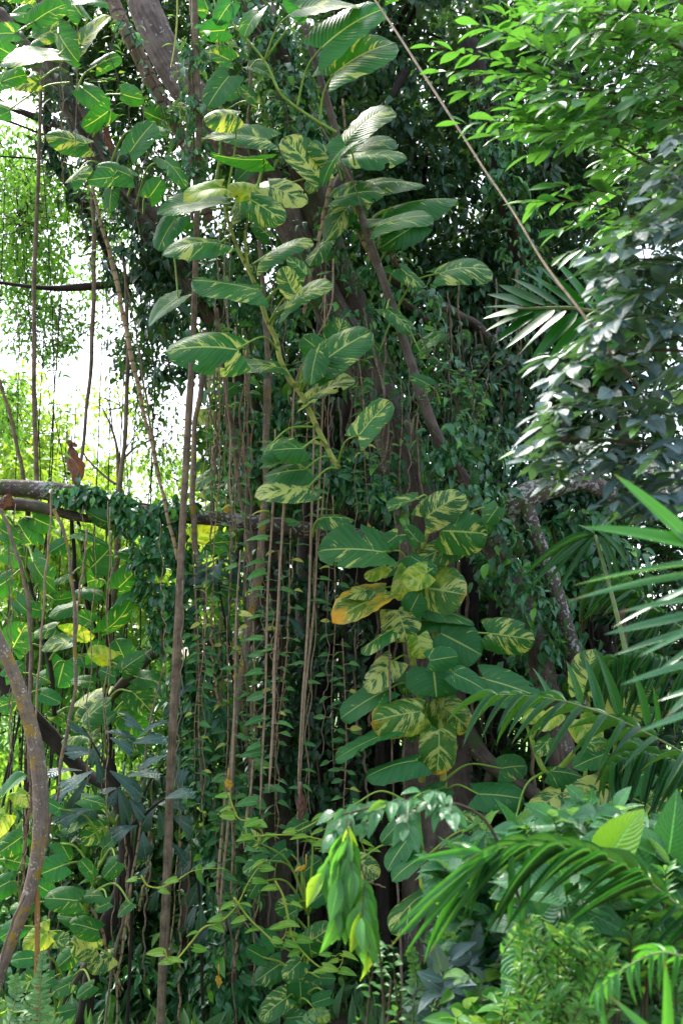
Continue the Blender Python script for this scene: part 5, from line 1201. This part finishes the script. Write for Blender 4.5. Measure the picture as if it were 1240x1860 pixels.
DK = [(480, 120, 12.6, 200, 220, 2600, 'farther back behind the upper root pair'), (700, 200, 13, 240, 260, 3400, 'farther back behind the two largest round leaves'), (620, 620, 12.6, 240, 260, 3600, 'farther back behind the trunk crossing'), (1000, 450, 13, 260, 320, 4200, 'farther back at the right of the cable root'), (650, 950, 12, 240, 240, 3200, 'farther back behind the horizontal branch'),
      (560, 250, 10.5, 160, 200, 2600, 'behind the top limb with the creeper tufts'), (700, 500, 10.5, 200, 220, 3600, 'behind the leaning purplish root'), (900, 650, 10.8, 190, 220, 3400, 'behind the palm frond at middle right'),
      (560, 620, 10.2, 130, 220, 3000, 'behind the yellow-green stem'), (480, 820, 10.4, 100, 200, 2200, 'just right of the sky gap'), (700, 860, 10.4, 200, 220, 3400, 'behind the horizontal branch, centre'), (900, 950, 10.6, 180, 220, 3000, 'left of the lichen limb'),
      (1120, 700, 10.8, 200, 300, 3600, 'behind the sky-mirroring tree'), (1150, 300, 11, 220, 260, 3400, 'behind the lime branch'), (600, 1120, 9.9, 190, 200, 3000, 'behind the twin tan vines'), (800, 1250, 9.8, 190, 220, 3200, 'behind the big yellowing leaves'),
      (1000, 1200, 9.9, 180, 240, 3000, 'behind the slanting lichen limb'), (1180, 1200, 9.8, 150, 260, 2600, 'behind the pale palm blades'), (900, 60, 11, 240, 160, 3000, 'at the top, above the diagonal cable root'), (1200, 0, 11, 160, 160, 1600, 'in the top right corner')]
for px, py, Y, rx, ry, n, w in DK:
    bush('shade_tree', 'dark leafy tree in deep shade ' + w, 'tree', (px, py, Y), (rx, ry, .9), n, 22, 'deep_leaf' if RG.random() < .5 else 'climber_leaf_shaded', group='dark trees behind the banyan')
DK2 = [(460, 1330, 9.2, 120, 140, 1700, 'behind the speckled root'), (600, 1450, 9.2, 150, 160, 2200, 'behind the lime shoots'), (760, 1520, 9.2, 150, 140, 1900, 'behind the drooping bunch'), (470, 1650, 9.0, 150, 160, 1900, 'behind the mottled trunk at the bottom'),
       (640, 1760, 8.8, 130, 130, 1500, 'at the bottom, left of the sword fern'), (300, 1620, 8.8, 130, 160, 1800, 'behind the straight root near the bottom'), (150, 1600, 8.9, 170, 170, 2200, 'behind the bottom left pothos'), (30, 1700, 8.7, 110, 160, 1300, 'in the bottom left corner'),
       (220, 1800, 8.4, 190, 90, 1700, 'along the bottom left'), (450, 1830, 8.4, 160, 80, 1400, 'along the bottom middle'), (950, 1500, 8.8, 200, 160, 2300, 'behind the pale shrub'), (1180, 1500, 8.6, 140, 180, 1700, 'at the right edge, low'), (330, 1370, 9, 60, 120, 700, 'behind the fishtail palm'), (720, 1860, 8.2, 160, 70, 1100, 'along the bottom edge, centre right')]
for px, py, Y, rx, ry, n, w in DK2:
    bush('understorey_bush', 'green bush in the understorey ' + w, 'bush', (px, py, Y), (rx, ry, .6), n, 26, ['deep_leaf', 'climber_leaf', 'climber_leaf_shaded'][RG.integers(3)], ratio=.42, group='understorey bushes')

# mid-distance feathery trees on the left, in front of the sky
MT = [(50, 330, 12.5, 120, 110, 2300, 'light_leaf', 'hazy green tree behind the bare twigs at the left edge', 12), (40, 480, 13, 110, 90, 1500, 'light_leaf', 'hazy green tree behind the far left straight root', 12), (200, 380, 12.5, 110, 90, 1500, 'light_leaf', 'hazy green tree behind the steep creeper branch', 12),
      (190, 520, 13, 70, 40, 300, 'light_leaf', 'small hazy tree right above the white gap', 11), (10, 720, 13, 50, 80, 500, 'light_leaf', 'small green tree behind the leaning dark root at far left', 12), (320, 560, 11, 60, 120, 1300, 'deep_leaf', 'dark tree between the tan leaning root and the straight root', 14),
      (60, 20, 9.6, 120, 100, 1900, 'deep_leaf', 'dense green tree closing the top left corner', 20), (200, 120, 9.8, 110, 110, 1700, 'deep_leaf', 'dense green tree behind the ochre string', 20), (330, 60, 9.8, 110, 110, 1500, 'deep_leaf', 'dense green tree behind the two purplish stems at the top', 20),
      (420, 240, 10, 90, 100, 1000, 'deep_leaf', 'green tree behind the broad leaves at the upper middle', 20), (250, 250, 10.2, 70, 70, 700, 'deep_leaf', 'green tree behind the crossing trunks at upper left', 18), (420, 430, 10.2, 80, 90, 1000, 'deep_leaf', 'green tree behind the top of the yellow-green stem', 18),
      (40, 400, 11, 90, 120, 1500, 'light_leaf', 'fine leaved tree hanging at the left edge below the bare twigs', 12), (130, 620, 12, 130, 60, 500, 'light_leaf', 'thin lacy tree beside the white gap, left of the upright dark root', 10),
      (60, 560, 11.5, 90, 90, 1000, 'light_leaf', 'fine leaved tree crossed by the dark horizontal branch, far left', 11), (150, 420, 11.5, 110, 50, 420, 'light_leaf', 'thin veil of small leaves at the top of the white gap', 10),
      (270, 640, 11.5, 60, 130, 900, 'deep_leaf', 'darker leafy tree at the right side of the white gap', 13), (300, 800, 11.5, 50, 90, 420, 'light_leaf', 'sparse tree low in the white gap beside the straight root', 10),
      (150, 80, 10, 170, 120, 1300, 'light_leaf', 'mid green tree above the dark twigs at top left', 12), (300, 330, 10.5, 110, 110, 1000, 'deep_leaf', 'dark tree behind the crossing of the purplish stems', 13), (20, 60, 10, 70, 90, 600, 'light_leaf', 'mid green tree in the top left corner', 12),
      (100, 290, 12, 110, 50, 330, 'light_leaf', 'sparse twiggy tree against the upper left sky', 9), (450, 560, 10.8, 60, 200, 600, 'light_leaf', 'light leafy tree glimpsed behind the creeper wall', 13), (820, 250, 13, 90, 60, 500, 'light_leaf', 'bright leaves glimpsed beyond the diagonal cable root', 14)]
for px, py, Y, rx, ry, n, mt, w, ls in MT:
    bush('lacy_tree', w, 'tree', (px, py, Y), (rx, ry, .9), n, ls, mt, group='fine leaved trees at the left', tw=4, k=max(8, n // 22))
# far sunlit trees
FT = [(100, 1000, 15, 120, 70, 2600, 'bright bush close behind the pothos under the mossy branch', 18), (230, 1040, 16, 90, 110, 2600, 'bright bush directly behind the creeper curtain', 18), (400, 1060, 15, 90, 120, 2000, 'bright bush behind the roots below the horizontal branch', 17),
      (40, 1180, 15, 110, 100, 2200, 'green bush at the left edge behind the bowed trunk top', 18), (200, 1200, 16, 130, 90, 2400, 'green bush behind the brown rising branch', 17), (20, 900, 17, 100, 80, 2000, 'bright yellow-green bush at the left edge behind the mossy branch', 16), (170, 920, 18, 90, 50, 900, 'bright yellow-green bush behind the withered leaf tip', 15),
      (20, 780, 19, 110, 110, 2600, 'far yellow-green tree at the left edge above the mossy branch', 13), (110, 860, 21, 120, 60, 1400, 'far yellow-green tree behind the withered leaf', 13), (230, 740, 22, 90, 40, 380, 'far sparse yellow-green tree top in the white gap', 11),
      (300, 860, 24, 70, 60, 800, 'far yellow-green tree just above the creeper cushion', 11), (60, 1050, 20, 130, 120, 2600, 'far bright tree under the mossy branch at the left', 14), (230, 1090, 22, 110, 130, 2800, 'far bright tree showing in the gap beside the creeper curtain', 13),
      (400, 980, 22, 110, 130, 2000, 'far bright tree seen between the hanging roots', 13), (60, 1300, 20, 140, 120, 2200, 'far green tree behind the fishtail palm at left', 14), (260, 1300, 23, 150, 110, 2200, 'far green tree low behind the straight root', 13), (420, 720, 24, 70, 150, 1200, 'far pale tree behind the two upright roots', 12)]
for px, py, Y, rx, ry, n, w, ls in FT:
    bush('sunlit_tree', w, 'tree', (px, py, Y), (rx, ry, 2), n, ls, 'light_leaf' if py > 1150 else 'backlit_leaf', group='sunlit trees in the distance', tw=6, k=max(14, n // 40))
t = limb('bare_tree', 'bare pale forked tree standing in the white gap', 'tree', [(222, 950, 13), (216, 860, 13), (212, 810, 13), (200, 770, 13), (183, 735, 13)], [12, 9, 6, 4, 2], 'bark_gold')
for pts, w in [([(214, 850, 13), (228, 830, 13), (250, 810, 13), (272, 800, 13), (300, 780, 13)], [6, 5, 4, 2]), ([(222, 838, 13), (232, 810, 13), (250, 790, 13)], [4, 3, 2]), ([(210, 880, 13), (185, 860, 13), (160, 835, 13), (148, 815, 13)], [6, 4, 3]), ([(205, 780, 13), (200, 740, 13), (192, 720, 13)], [3, 2])]:
    limb('branch', None, None, pts, w, 'bark_gold', parent=t, sides=7)

# creepers of low ferny ground cover (nobody could count it)
mb = MB()
n = 26000
gx_ = RG.uniform(-9, 9, n); gy_ = RG.uniform(5.2, 16, n)
o = np.stack([gx_, gy_, gz(gx_, gy_)], -1)
d = rv(n, .6) + UP * .9
s = RG.uniform(.08, .24, n)
leaves(mb, 'lance', o, d, rv(n, .5) + UP * .3 + TOCAM * .5, s, s * .3)
tag(mb.build('ground_cover', 'fern_leaf', origin=(0, 8, 0)), 'low ferny green ground cover under the trees', 'ground cover', kind='stuff')
mb = MB()
n = 16000
gx_ = RG.uniform(-26, 10, n); gy_ = RG.uniform(15, 34, n)
o = np.stack([gx_, gy_, gz(gx_, gy_)], -1)
s = RG.uniform(.2, .5, n)
leaves(mb, 'lance', o, rv(n, .5) + UP * .9, rv(n, .5) + TOCAM * .6, s, s * .3)
tag(mb.build('grass', 'backlit_leaf', origin=(0, 20, 0)), 'bright rough grass in the open clearing beyond the trees', 'grass', kind='stuff')
print('TOTAL faces', sum(len(m_.polygons) for m_ in bpy.data.meshes), 'objects', len(bpy.data.objects))
